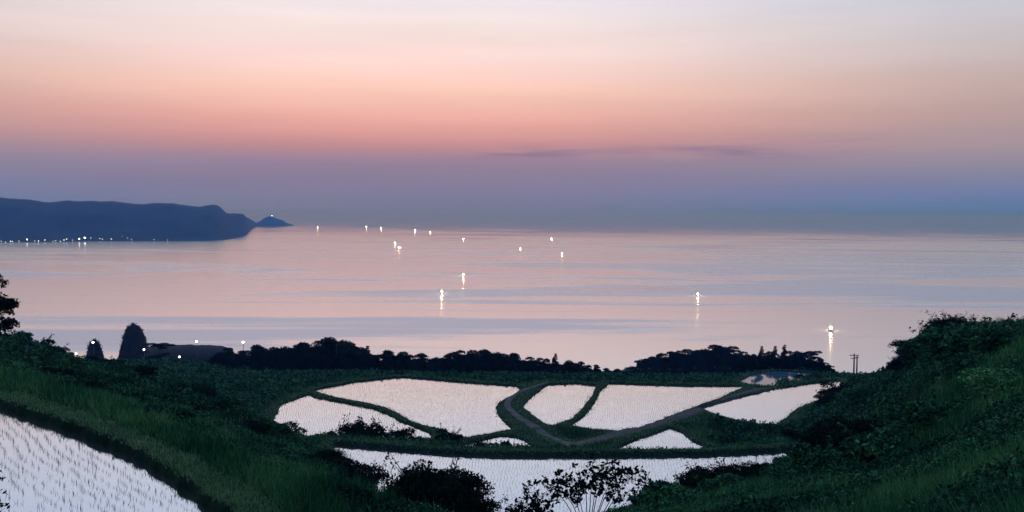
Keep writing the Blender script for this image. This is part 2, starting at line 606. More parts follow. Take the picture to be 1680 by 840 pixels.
def poly_sd(k, X, Y):
    P = POLY[k]
    out = np.full(X.shape, 50.0)
    lo = P.min(0) - 9; hi = P.max(0) + 9
    m = (X > lo[0]) & (X < hi[0]) & (Y > lo[1]) & (Y < hi[1])
    if m.any(): out[m] = sdist(P, X[m], Y[m])
    return out


PATH = [(900, 627), (880, 633), (850, 644), (834, 658), (834, 668), (846, 680), (867, 693), (890, 706), (915, 719), (946, 734)]
ROAD = [(930, 729), (965, 722), (1000, 714), (1067, 698), (1133, 676), (1185, 658), (1225, 644), (1262, 635)]


def catmull(P, n=8):
    P = np.asarray(P, float); out = []
    for i in range(len(P) - 1):
        p0, p1, p2, p3 = P[max(i - 1, 0)], P[i], P[i + 1], P[min(i + 2, len(P) - 1)]
        for t in np.arange(n) / n:
            out.append(0.5 * (2 * p1 + (p2 - p0) * t + (2 * p0 - 5 * p1 + 4 * p2 - p3) * t * t + (3 * p1 - p0 - 3 * p2 + p3) * t ** 3))
    out.append(P[-1])
    return np.array(out)


Z_RD = Z_MID + 0.24
PATHW = catmull([on_plane(x, y, Z_RD)[:2] for x, y in PATH])
ROADW = catmull([on_plane(x, y, Z_RD)[:2] for x, y in ROAD])


def line_d(L, X, Y):
    d2 = np.full(X.shape, 1e18)
    for i in range(len(L) - 1):
        ax, ay = L[i]; ex, ey = L[i + 1] - L[i]
        t = np.clip(((X - ax) * ex + (Y - ay) * ey) / (ex * ex + ey * ey + 1e-12), 0, 1)
        d2 = np.minimum(d2, (X - ax - t * ex) ** 2 + (Y - ay - t * ey) ** 2)
    return np.sqrt(d2)


# ------------------------------------------------------------------ terrain: rows of (distance, photo row) for columns of the photo
TAB = {
    -700: [(5, 1000), (12, 900), (20, 760), (30, 680), (45, 600), (70, 545), (110, 520), (180, 510), (300, 560), (480, 640), (700, 640)],
    -250: [(5, 1200), (12, 1000), (20, 850), (34, 665), (50, 590), (70, 550), (95, 535), (140, 560), (220, 590), (350, 610), (520, 610), (700, 600)],
    0: [(5, 1300), (12, 1050), (20, 850), (34, 652), (45, 618), (60, 583), (80, 552), (100, 560), (150, 595), (220, 610), (350, 615), (500, 610), (700, 600)],
    120: [(5, 1300), (12, 1050), (20, 870), (30, 702), (40, 662), (55, 628), (75, 610), (92, 597), (115, 610), (160, 614), (220, 602), (300, 598), (400, 620), (500, 610), (700, 600)],
    60: [(5, 1300), (12, 1050), (20, 860), (32, 677), (43, 640), (58, 604), (80, 576), (88, 570), (110, 580), (155, 604), (220, 606), (320, 607), (450, 615), (500, 610), (700, 600)],
    180: [(5, 1300), (12, 1050), (20, 880), (28, 725), (38, 685), (52, 645), (70, 614), (90, 602), (112, 616), (155, 616), (220, 602), (280, 594), (400, 615), (500, 610), (700, 600)],
    240: [(5, 1300), (12, 1050), (20, 880), (26, 748), (35, 708), (50, 662), (65, 636), (85, 613), (110, 630), (150, 612), (200, 600), (260, 590), (350, 600), (480, 610), (700, 600)],
    350: [(5, 1300), (12, 1050), (18, 900), (23, 800), (30, 768), (45, 712), (60, 674), (80, 648), (100, 668), (130, 650), (170, 622), (210, 602), (260, 600), (350, 610), (480, 610), (700, 600)],
    450: [(5, 1300), (12, 1020), (20, 870), (30, 805), (45, 750), (60, 708), (70, 692), (85, 718), (105, 704), (120, 682), (145, 640), (180, 615), (220, 603), (300, 610), (480, 610), (700, 600)],
    550: [(5, 1300), (12, 1020), (20, 890), (30, 835), (40, 785), (48, 752), (60, 785), (78, 790), (92, 742), (107, 720), (143, 630), (170, 615), (220, 603), (300, 610), (480, 610), (700, 600)],
    650: [(5, 1300), (12, 1040), (20, 910), (30, 848), (36, 842), (50, 868), (65, 862), (76, 832), (92, 745), (107, 721), (143, 632), (170, 616), (220, 603), (300, 610), (480, 610), (700, 600)],
    840: [(5, 1300), (12, 1040), (20, 930), (30, 896), (36, 886), (52, 884), (68, 862), (76, 835), (92, 747), (107, 722), (143, 632), (170, 618), (220, 606), (300, 612), (480, 610), (700, 600)],
    950: [(5, 1250), (12, 1000), (20, 895), (30, 876), (38, 864), (54, 868), (68, 862), (76, 835), (92, 747), (107, 722), (143, 632), (170, 619), (220, 609), (300, 612), (480, 612), (700, 600)],
    1030: [(5, 1250), (12, 980), (20, 870), (30, 850), (38, 836), (54, 850), (70, 850), (80, 815), (92, 747), (107, 722), (143, 632), (170, 621), (220, 612), (270, 606), (320, 608), (480, 612), (700, 600)],
    1100: [(5, 1200), (12, 950), (20, 850), (30, 830), (39, 817), (55, 834), (72, 838), (82, 800), (92, 748), (107, 722), (143, 634), (170, 624), (220, 612), (270, 601), (320, 594), (380, 602), (480, 612), (700, 600)],
    1180: [(5, 1200), (10, 980), (18, 850), (28, 816), (40, 799), (56, 822), (74, 826), (84, 790), (93, 746), (107, 722), (143, 640), (170, 627), (220, 612), (270, 600), (320, 586), (380, 594), (480, 612), (700, 600)],
    1250: [(5, 1150), (10, 950), (18, 835), (30, 800), (44, 786), (58, 800), (75, 808), (86, 770), (93, 744), (107, 722), (120, 690), (143, 646), (165, 643), (184, 637), (200, 612), (250, 604), (310, 593), (380, 600), (480, 612), (700, 600)],
    1310: [(5, 1100), (10, 930), (18, 825), (30, 794), (46, 777), (58, 782), (75, 785), (90, 748), (100, 735), (112, 700), (125, 668), (143, 643), (165, 642), (184, 634), (200, 612), (250, 605), (310, 597), (380, 605), (480, 612), (700, 600)],
    1370: [(5, 1100), (10, 920), (18, 815), (30, 775), (45, 752), (60, 738), (78, 730), (92, 722), (105, 695), (120, 660), (135, 636), (150, 626), (180, 624), (200, 616), (250, 608), (310, 606), (380, 610), (480, 615), (700, 600)],
    1450: [(5, 1080), (10, 900), (18, 805), (30, 760), (45, 722), (60, 690), (80, 655), (100, 630), (120, 613), (145, 618), (180, 625), (250, 622), (350, 620), (480, 615), (700, 600)],
    1500: [(5, 1060), (9, 905), (15, 820), (24, 765), (34, 715), (47, 665), (62, 625), (78, 593), (98, 590), (130, 605), (200, 622), (300, 620), (480, 615), (700, 600)],
    1550: [(5, 1050), (9, 900), (14, 820), (22, 755), (32, 695), (45, 632), (60, 582), (75, 552), (95, 560), (130, 590), (200, 615), (300, 620), (480, 615), (700, 600)],
    1680: [(4, 1050), (8, 850), (12, 785), (20, 700), (30, 622), (45, 556), (60, 536), (80, 540), (120, 570), (200, 610), (300, 620), (480, 615), (700, 600)],
    2000: [(4, 950), (8, 760), (14, 660), (25, 560), (40, 490), (60, 460), (90, 470), (150, 530), (250, 590), (480, 615), (700, 600)],
    2500: [(4, 850), (8, 660), (14, 560), (25, 480), (40, 430), (60, 410), (90, 420), (150, 500), (250, 580), (480, 615), (700, 600)],
}
LY = np.linspace(math.log(4), math.log(720), 160)
for _c in TAB:          # the scrub and trees beyond the paddies add height of their own
    if 400 <= _c <= 1400:
        TAB[_c] = [(a, q + 9 * max(0, 1 - abs(math.log(a / 270)) / 0.62)) for a, q in TAB[_c]]
    if 1080 <= _c <= 1340:      # so does the scrub on the rim of the right slope
        TAB[_c] = [(a, q + 15 * max(0, 1 - abs(math.log(a / 42)) / 0.7)) for a, q in TAB[_c]]
_pxs = np.array(sorted(TAB), float)
_T = np.array([np.interp(LY, [math.log(a) for a, _ in TAB[int(p)]], [c for _, c in TAB[int(p)]]) for p in _pxs])
GPX = np.arange(-700, 2501, 20.0)
_G = np.stack([np.interp(GPX, _pxs, _T[:, j]) for j in range(len(LY))], 1)


def blur(A, s, ax):
    k = np.exp(-0.5 * (np.arange(-3 * s, 3 * s + 1) / s) ** 2); k /= k.sum()
    pad = [(0, 0), (0, 0)]; pad[ax] = (3 * s, 3 * s)
    Ap = np.pad(A, pad, mode='edge')
    return np.apply_along_axis(lambda v: np.convolve(v, k, 'valid'), ax, Ap)


_G = blur(_G, 2, 0)
_G = blur(_G, 1, 1)


def base_z(X, Y):
    """ground height from the table, before terraces"""
    Rr = np.hypot(X, Y)
    a = np.arctan2(X, Y)
    ac = np.clip(a, -0.79, 0.83)
    px = np.clip(840 + F * np.tan(ac), -700, 2499)
    Yd = Rr * np.cos(np.clip(a, -0.79, 0.83))
    u = (px - GPX[0]) / 20.0
    v = (np.log(np.clip(Yd, 4.0, 719)) - LY[0]) / (LY[1] - LY[0])
    i = np.clip(u.astype(int), 0, len(GPX) - 2); j = np.clip(v.astype(int), 0, len(LY) - 2)
    fu = u - i; fv = v - j
    py = (_G[i, j] * (1 - fu) + _G[i + 1, j] * fu) * (1 - fv) + (_G[i, j + 1] * (1 - fu) + _G[i + 1, j + 1] * fu) * fv
    d = np.tan(np.arctan((py - (hor(px) - 352) - 420) / F) + PITCH)
    z = CAM_Z - Yd * d
    back = np.clip((np.abs(a) - 1.0) / 0.8, 0, 1)      # the hill goes on behind the viewer
    z = z * (1 - back) + (CAM_Z - 1.8 + 0.25 * Rr) * back
    near = np.clip((Rr - 2.5) / 4, 0, 1)
    return z * near + (CAM_Z - 1.75) * (1 - near)


def sstep(x):
    x = np.clip(x, 0, 1)
    return x * x * (3 - 2 * x)


def terrain(X, Y):
    X = np.asarray(X, float); Y = np.asarray(Y, float)
    z0 = base_z(X, Y)
    dmin = np.full(X.shape, 50.0)
    ws = np.zeros(X.shape); wz = np.zeros(X.shape); wm = np.zeros(X.shape)
    zin = np.full(X.shape, np.nan); din = np.full(X.shape, 0.0)
    jit = (fbm(X * 1.3, Y * 1.3, 3) - 0.5) * 0.45
    for k, (zp, _, _) in PADDIES.items():
        d = poly_sd(k, X, Y) + jit * (0.3 if k in ('puddle', 'scrap') else 1)
        small = k in ('puddle', 'scrap')
        reach = 2.0 if small else (6.0 if k != 'pond' else 5.0)
        w = sstep(1 - (d - 1.2) / reach)
        w3 = w ** 3 + 1e-12 * (w > 0)
        lift = 0.10 if small else (0.30 if k == 'left' else 0.42 if k == 'front' else 0.24)
        ws += w3; wz += w3 * (zp + lift); wm = np.maximum(wm, w)
        inside = d < 0.25
        zz = zp - 0.25 + (lift + 0.25) * sstep(((d + 0.05) / 0.28) if k == 'left' else (d + 0.25) / 0.5)
        zin = np.where(inside, zz, zin)
        dmin = np.minimum(dmin, d)
    zt = np.where(ws > 0, wz / np.maximum(ws, 1e-12), z0)
    z = z0 * (1 - wm) + zt * wm
    rd = np.minimum(line_d(PATHW, X, Y) if X.size < 5000 else _ld(PATHW, X, Y), _ld(ROADW, X, Y))
    wild = sstep((dmin - 0.9) / 3.0) * sstep((rd - 1.6) / 2.5)
    Rr = np.hypot(X, Y)
    wild *= sstep((Rr - 5) / 6)
    # hummocks: low bushes and tussocks, larger in patches
    patch = sstep((fbm(X * 0.07 + 3, Y * 0.07, 3) - 0.40) / 0.25)
    hum = fbm(X * 0.62, Y * 0.62, 4) ** 1.4
    big = sstep((fbm(X * 0.22 + 40, Y * 0.22, 2) - 0.48) / 0.3)
    amp = np.clip(Rr / 45, 0.35, 1.0)
    amp = amp * (1 - 0.5 * sstep((Y - 140) / 30))
    amp = amp * (1 - 0.85 * np.exp(-((X - 70) / 22) ** 4 - ((Y - 172) / 28) ** 4))
    amp = amp * (1 + 0.9 * sstep((X - 14) / 10) * sstep((125 - Y) / 20))
    z = z + wild * amp * (0.55 * hum + 1.0 * big * patch * hum - 0.25)
    z = np.where(np.isnan(zin), z, zin)
    z = np.maximum(z, -0.4)
    return z, dmin, rd, wild


def _ld(L, X, Y):
    out = np.full(X.shape, 50.0)
    lo = L.min(0) - 6; hi = L.max(0) + 6
    m = (X > lo[0]) & (X < hi[0]) & (Y > lo[1]) & (Y < hi[1])
    if m.any(): out[m] = line_d(L, X[m], Y[m])
    return out


def gz(x, y):
    return float(terrain(np.array([x]), np.array([y]))[0][0])


azs = np.concatenate([np.radians(np.arange(-180, -37, 3.0)), np.radians(np.arange(-37, 37, 0.12)), np.radians(np.arange(37, 181, 3.0))])
rs = [0.6, 1.5, 2.5, 3.5]
r_ = 4.5
while r_ < 330:
    rs.append(r_); r_ *= 1.0048
while r_ < 760:
    rs.append(r_); r_ *= 1.02
rs = np.array(rs)
A2, R2 = np.meshgrid(azs, rs, indexing='ij')
GX = R2 * np.sin(A2); GY = R2 * np.cos(A2)
GZ, GD, GR, GW = terrain(GX, GY)
na, nr = A2.shape
I = np.arange(na * nr).reshape(na, nr)
Qd = np.stack([I[:-1, :-1], I[:-1, 1:], I[1:, 1:], I[1:, :-1]], -1).reshape(-1, 4)[:, ::-1]
V = np.stack([GX, GY, GZ], -1).reshape(-1, 3)
land = link('ground', mesh_np('ground', V, Qd, None, M_ground, smooth=True))
tag(land, 'terraced hillside ground falling to the sea', 'ground', kind='structure')
# sight-line envelope, to skip grass nobody can see
SL = np.maximum.accumulate((GZ - CAM_Z) / R2, axis=1)


def seen(X, Y, Z, margin):
    R = np.hypot(X, Y); a = np.arctan2(X, Y)
    i = np.clip(np.searchsorted(azs, a), 0, na - 1)
    j = np.clip(np.searchsorted(rs, R) - 2, 0, nr - 1)
    return (Z + margin - CAM_Z) / R >= SL[i, j]


# ------------------------------------------------------------------ water sheets
for k, (zp, _, lab) in PADDIES.items():
    P = POLY[k]
    c = P.mean(0)
    n = np.roll(P, -1, 0) - np.roll(P, 1, 0)
    nn = np.stack([n[:, 1], -n[:, 0]], 1); nn /= np.linalg.norm(nn, axis=1)[:, None] + 1e-9
    area = 0.5 * np.sum(P[:, 0] * np.roll(P[:, 1], -1) - P[:, 1] * np.roll(P[:, 0], -1))
    P2 = P + nn * (0.18 if area > 0 else -0.18) * (0.4 if k in ('puddle', 'scrap') else 1)
    if area < 0: P2 = P2[::-1]
    me = bpy.data.meshes.new('paddy_water')
    me.from_pydata([(float(x), float(y), zp) for x, y in P2], [], [tuple(range(len(P2)))])
    me.materials.append(M_pond if k == 'pond' else M_paddy)
    o = link('pond_water' if k == 'pond' else 'paddy_water', me)
    tag(o, lab, 'pond' if k == 'pond' else 'paddy', kind='structure')


# ------------------------------------------------------------------ path and road
def strip(name, L, wfun, mat_, label, lift, cat):
    L = np.asarray(L)
    fine = catmull(L, 6)
    t = np.gradient(fine, axis=0); t /= np.linalg.norm(t, axis=1)[:, None] + 1e-9
    nn = np.stack([-t[:, 1], t[:, 0]], 1)
    s = np.linspace(0, 1, len(fine))
    m = 7
    lat = np.linspace(-1, 1, m)
    wv = wfun(s) * (1 + 0.25 * (fbm(s * 60, s * 0 + 3, 3) - 0.5))
    P = fine[:, None, :] + nn[:, None, :] * (lat[None, :, None] * wv[:, None, None])
    z = terrain(P[..., 0], P[..., 1])[0]
    z = blur(blur(z, 2, 0), 1, 1) + lift - 0.10 * np.abs(lat)[None, :] ** 4
    V = np.dstack([P, z]).reshape(-1, 3)
    I = np.arange(len(fine) * m).reshape(len(fine), m)
    Q = np.stack([I[:-1, :-1], I[1:, :-1], I[1:, 1:], I[:-1, 1:]], -1).reshape(-1, 4)[:, ::-1]
    o = link(name, mesh_np(name, V, Q, None, mat_, True))
    tag(o, label, cat, kind='structure')


def road_mat(name, c1, c2, scale):
    m, q, bs = mat(name)
    g = q.n('ShaderNodeNewGeometry')
    n1 = q.n('ShaderNodeTexNoise'); n1.inputs['Scale'].default_value = scale; n1.inputs['Detail'].default_value = 7
    q.l(g.outputs['Position'], n1.inputs['Vector'])
    q.l(q.ramp(n1.outputs[0], [(0.35, c1), (0.65, c2)]), bs.inputs['Base Color'])
    bs.inputs['Roughness'].default_value = 0.9
    return m


strip('path', PATHW, lambda s: 0.36 + 0.4 * s, road_mat('worn_concrete', (0.015, 0.035, 0.028), (0.11, 0.12, 0.125), 0.7),
      'narrow winding concrete path between the paddies', 0.07, 'path')
strip('road', ROADW, lambda s: 1.5 - 0.7 * s, road_mat('packed_earth', (0.025, 0.04, 0.035), (0.07, 0.07, 0.075), 0.6),
      'dark dirt road curving up along the paddies to the right', 0.05, 'road')


# ------------------------------------------------------------------ grass and undergrowth
def tufts(X, Y, Z, h, w, k, lean=0.35, r=None):
    r = r or rng
    n = len(X)
    X = np.repeat(X, k); Y = np.repeat(Y, k); Z = np.repeat(Z, k)
    h = np.repeat(h, k) * r.uniform(0.55, 1.15, n * k); w = np.repeat(w, k)
    X = X + r.normal(0, 1, n * k) * w * 2.2; Y = Y + r.normal(0, 1, n * k) * w * 2.2
    a = r.uniform(0, 2 * PI, n * k)
    ca, sa = np.cos(a), np.sin(a)
    l = r.normal(0, lean, (2, n * k)) * h
    B0 = np.stack([X - ca * w / 2, Y - sa * w / 2, Z - 0.03], 1)
    B1 = np.stack([X + ca * w / 2, Y + sa * w / 2, Z - 0.03], 1)
    T = np.stack([X + l[0], Y + l[1], Z + h], 1)
    V = np.stack([B0, B1, T], 1).reshape(-1, 3)
    return V, np.arange(3 * n * k).reshape(-1, 3)


def leaves(C, size, r=None, flat=0.0):
    """one diamond leaf per centre"""
    r = r or rng
    n = len(C)
    a = r.normal(size=(n, 3)); a /= np.linalg.norm(a, axis=1)[:, None]
    b_ = r.normal(size=(n, 3)); b_[:, 2] *= (1 - flat)
    c = np.cross(a, b_); c /= np.linalg.norm(c, axis=1)[:, None] + 1e-9
    s = (np.asarray(size) * r.uniform(0.6, 1.3, n))[:, None]
    V = np.stack([C - a * s * 0.7, C + c * s * 0.36, C + a * s * 0.7, C - c * s * 0.36], 1).reshape(-1, 3)
    return V, np.arange(4 * n).reshape(-1, 4)


def scatter(n, rmin, rmax, pxlo=-120, pxhi=1800):
    px = rng.uniform(pxlo, pxhi, n)
    a = np.arctan((px - 840) / F)
    R = np.exp(rng.uniform(math.log(rmin), math.log(rmax), n))
    X = R * np.sin(a); Y = R * np.cos(a)
    Z, D, RD, Wd = terrain(X, Y)
    keep = seen(X, Y, Z, 1.0) & (Z > 1)
    keep &= rng.random(len(X)) > 0.9 * np.exp(-((X - 70) / 22) ** 4 - ((Y - 172) / 20) ** 4)
    return X[keep], Y[keep], Z[keep], D[keep], RD[keep], Wd[keep], R[keep]


X, Y, Z, D, RD, Wd, R = scatter(620000, 6, 300)
patch = 0.5 * fbm(X * 0.10 + 7, Y * 0.10, 3) + 0.5 * fbm(X * 0.7 + 31, Y * 0.7, 3)
isb = (D > np.where(R < 45, 0.2, -0.02)) & ((D < np.where(R < 45, 1.1, 1.3)) | (RD < 1.9)) & (Wd <= 0.8)
isg = ~isb & (D > np.where(R < 45, 0.9, 0.0)) & (patch > 0.515 - 0.2 * (Wd < 0.5)) & (RD > 1.2)
isb = isb & (RD > 0.5 + 0.3 * rng.random(len(X)))
isu = (Wd > 0.35) & ~isg & ~isb
sel = isg & (rng.random(len(X)) < 0.55)
h = rng.uniform(0.12, 0.5, len(X)) * (0.5 + 0.9 * patch)
wd = np.maximum(0.018, 0.0011 * R)
vg, tg = tufts(X[sel], Y[sel], Z[sel], h[sel], wd[sel], 4)
tag(link('grass', mesh_np('grass', vg, None, tg, M_grass)), 'dark wild grass covering the slopes', 'grass', kind='stuff')
sel = isb
hb = rng.uniform(0.06, 0.22, len(X)) * np.where(R < 45, 0.6, np.clip(0.55 + 0.5 * D, 0.5, 1.2))
vb, tb = tufts(X[sel], Y[sel], Z[sel], hb[sel], np.maximum(0.014, 0.0010 * R)[sel], 3)
tag(link('bund_grass', mesh_np('bund_grass', vb, None, tb, M_bund)), 'short dry grass on the paddy bunds', 'grass', kind='stuff')
sel = isu
n = sel.sum()
k = 4
rep = lambda q: np.repeat(q[sel], k)
Rk = rep(R)
C = np.stack([rep(X), rep(Y), rep(Z)], 1) + rng.normal(0, 1, (n * k, 3)) * (np.maximum(0.12, 0.0035 * Rk))[:, None] * np.array([1, 1, 0.3])
C[:, 2] += np.clip(0.002 * Rk, 0.08, 0.3)
vu, qu = leaves(C, np.maximum(0.07, 0.0026 * Rk))
tag(link('undergrowth', mesh_np('undergrowth', vu, qu, None, M_under)), 'dense dark leafy undergrowth on the hillsides', 'undergrowth', kind='stuff')
print('grass', len(tg), 'bund', len(tb), 'under', len(qu))


# ------------------------------------------------------------------ rice seedlings
def rice(k, p0, p1, dr, ds, hgt, w, nb=4, gap=0.06):
    zp = PADDIES[k][0]
    a = on_plane(*p0, zp)[:2]; c = on_plane(*p1, zp)[:2]
    u = (c - a) / np.linalg.norm(c - a); v = np.array([-u[1], u[0]])
    P = POLY[k]
    s = (P - a) @ u; t = (P - a) @ v
    gs = np.arange(s.min(), s.max(), ds); gt = np.arange(t.min(), t.max(), dr)
    SS, TT = np.meshgrid(gs, gt)
    SS = SS + rng.normal(0, ds * 0.2, SS.shape); TT = TT + rng.normal(0, dr * 0.07, SS.shape)
    TT = TT + (1.0 if k == 'left' else 2.2) * (fbm(SS * 0.12 + 5, TT * 0.02) - 0.5)
    X = a[0] + SS * u[0] + TT * v[0]; Y = a[1] + SS * u[1] + TT * v[1]
    X = X.ravel(); Y = Y.ravel()
    inside = sdist(P, X, Y) < -0.35
    inside &= rng.random(len(X)) > gap + 0.4 * sstep((fbm(X * 0.5, Y * 0.5, 3) - 0.55) / 0.2)
    px = 840 + F * X / np.maximum(Y, 1)
    inside &= (px > -150) & (px < 1800)
    X = X[inside]; Y = Y[inside]
    n = len(X)
    V, T = tufts(X, Y, np.full(n, zp + 0.01), hgt * rng.uniform(0.35, 1.3, n), np.full(n, w), nb, 0.28)
    o = link('rice_seedlings', mesh_np('rice_seedlings', V, None, T, M_rice))
    return o


for k, p0, p1, hh in (('left', (10, 775), (75, 832), 0.15), ('front', (800, 800), (810, 755), 0.13), ('big', (640, 640), (760, 690), 0.13),
                      ('lowleft', (490, 700), (500, 670), 0.14), ('centre', (890, 685), (930, 640), 0.13),
                      ('rightmid', (1000, 695), (1040, 640), 0.12), ('tri', (1080, 735), (1090, 712), 0.12), ('right', (1180, 672), (1330, 640), 0.05)):
    o = rice(k, p0, p1, 0.32 if k == 'left' else 0.30, 0.17 if k == 'left' else 0.24, hh, 0.012 if k == 'left' else 0.013, 3,
             0.12 if k == 'left' else 0.08)
    tag(o, 'rows of thin rice seedlings standing in the ' + {
        'left': 'nearest paddy at lower left', 'front': 'long front paddy', 'big': 'large paddy left of the path',
        'lowleft': 'narrow curved paddy behind the shrubs', 'centre': 'lens-shaped paddy right of the path',
        'rightmid': 'paddy above the dirt road', 'tri': 'small triangular paddy', 'right': 'paddy below the right hillside'}[k],
        'seedlings', kind='stuff')


# ------------------------------------------------------------------ trees and shrubs
def crown_points(r, n, lumps, hgt, rad, zlo, flat=0.75):
    """leaf centres on the shells of uneven lumps"""
    out = []
    per = n // len(lumps)
    for (c, q) in lumps:
        d = r.normal(size=(per, 3)); d /= np.linalg.norm(d, axis=1)[:, None]
        d[:, 2] = np.where(d[:, 2] < -0.3, -d[:, 2] * 0.7, d[:, 2])
        rr = q * r.uniform(0.35, 1.08, per) ** 0.5
        out.append(np.array(c) + d * rr[:, None] * np.array([1, 1, flat]))
    return np.concatenate(out)


def make_tree(seed, hgt=8.0, rad=3.0, leaf=0.36, n=5200, kind='round'):
    r = np.random.default_rng(seed)
    tb = MB()
    lean = r.normal(0, 0.05, 2)
    top = np.array([lean[0] * hgt, lean[1] * hgt, hgt * 0.8])
    pts = [np.array([0, 0, -0.5]), np.array([0, 0, hgt * .2]) + [*r.normal(0, .08, 2), 0], top * 0.6, top]
    tb.tube(pts, [0.22, 0.17, 0.11, 0.03], 7)
    lumps = []
    if kind == 'pine':
        for i in range(13):
            f = i / 12
            zz = hgt * (0.12 + 0.86 * f)
            q = (1 - f) * rad * 0.55 + 0.22
            for j in range(3):
                an = r.uniform(0, 2 * PI)
                c = np.array([math.cos(an), math.sin(an), 0]) * q * 0.75 + [0, 0, zz]
                lumps.append((c, q * r.uniform(.6, .95)))
                tb.tube([np.array([0, 0, zz - .15]), c], [0.05, 0.015], 4)
        flat = 0.9
    else:
        m = 26 if kind == 'round' else 14
        for i in range(m):
            an = r.uniform(0, 2 * PI); q = rad * math.sqrt(r.uniform(0.02, 0.85))
            dome = math.sqrt(max(0.05, 1 - (q / rad) ** 2))
            zz = hgt * (0.10 + 0.76 * dome * r.uniform(0.05, 1.0))
            if kind == 'flat': zz = hgt * (r.uniform(0.66, 0.9) if i > 4 else r.uniform(.2, .5))
            c = np.array([math.cos(an) * q, math.sin(an) * q, zz])
            lumps.append((c, rad * r.uniform(0.30, 0.50)))
            tb.tube([pts[1] * r.uniform(.6, 1.0) + top * r.uniform(0, .4), (pts[1] + c) / 2 + [0, 0, -.2], c], [0.09, 0.06, 0.02], 5)
        flat = 0.7 if kind == 'round' else 0.35
    C = crown_points(r, n, lumps, hgt, rad, 0, flat)
    V, Qs = leaves(C, leaf, r)
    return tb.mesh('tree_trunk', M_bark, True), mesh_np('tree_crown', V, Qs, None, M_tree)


def make_shrub(seed, rad=1.0, leaf=0.09, n=2200, sprays=6, mat_=None, stems=9, lumpn=10, tall=1.0):
    r = np.random.default_rng(seed)
    tb = MB(); lumps = []; extra = []
    for i in range(lumpn):
        an = r.uniform(0, 2 * PI); q = rad * math.sqrt(r.uniform(0.0, 0.6))
        dome = math.sqrt(max(0.05, 1 - (q / rad) ** 2))
        c = np.array([math.cos(an) * q, math.sin(an) * q, tall * rad * (0.15 + 0.75 * dome * r.uniform(0.25, 1.0))])
        lumps.append((c, rad * r.uniform(0.22, 0.42)))
        if i < stems:
            tb.tube([np.array([math.cos(an) * .08, math.sin(an) * .08, -0.15]) * rad, c * .55, c * 1.02], [0.03 * rad, 0.02 * rad, 0.007 * rad], 5)
    for i in range(sprays):      # shoots standing out of the outline
        an = r.uniform(0, 2 * PI); q = rad * r.uniform(0.3, 0.95)
        b0 = np.array([math.cos(an) * q * .6, math.sin(an) * q * .6, tall * rad * 0.5])
        tip = np.array([math.cos(an) * q * 1.2, math.sin(an) * q * 1.2, tall * rad * r.uniform(0.85, 1.35)])
        tb.tube([np.array([0, 0, -0.12 * rad]), b0, (b0 + tip) / 2 + [0, 0, .08 * rad], tip], [0.02 * rad, 0.012 * rad, .009 * rad, .004 * rad], 4)
        t = r.uniform(0.2, 1.05, 26)[:, None]
        extra.append(b0 + (tip - b0) * t + r.normal(0, 0.05 * rad, (26, 3)))
    C = np.concatenate([crown_points(r, n, lumps, 0, rad, 0, 0.8)] + extra)
    V, Qs = leaves(C, leaf, r)
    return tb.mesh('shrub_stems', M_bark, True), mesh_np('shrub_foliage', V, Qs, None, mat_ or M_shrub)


TREES = {('round', i): make_tree(100 + i, kind='round') for i in range(5)}
TREES.update({('flat', i): make_tree(200 + i, kind='flat', rad=3.4, n=3000) for i in range(2)})
TREES.update({('pine', i): make_tree(300 + i, kind='pine', rad=2.2, n=3600, leaf=0.28) for i in range(2)})
SHRUBS = [make_shrub(400 + i) for i in range(6)]
SHRUBS_GREEN = [make_shrub(430 + i, leaf=0.10, n=3600, sprays=4, lumpn=18, mat_=M_under) for i in range(5)]
SHRUBS_PALE = [make_shrub(440 + i, leaf=0.07, n=6000, sprays=3, lumpn=24, mat_=M_grass) for i in range(2)]
SHRUBS_BIG = [make_shrub(450 + i, leaf=0.055, n=11000, sprays=16, lumpn=30) for i in range(3)]


def plant(name, part_a, part_b, meshes, loc, sc, rz, label, cat, group=None):
    e = empty(name, loc, rz, sc)
    link(part_a, meshes[0], e)
    link(part_b, meshes[1], e)
    tag(e, label, cat, group)
    return e


def tree_at(px, top, Y, kind, i, label, group, widen=1.0, sink=0.5):
    d = ray(px, top)
    x = d[0] * Y
    g = gz(x, Y)
    zt = CAM_Z + d[2] * Y
    hh = max(2.0, zt - g + sink)
    s = hh / (8.0 * 0.98)
    w = max(s * 1.2, 0.58) * widen
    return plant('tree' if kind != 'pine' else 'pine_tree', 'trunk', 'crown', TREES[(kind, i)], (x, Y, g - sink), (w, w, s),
                 float(rng.uniform(0, 2 * PI)), label, 'tree', group)


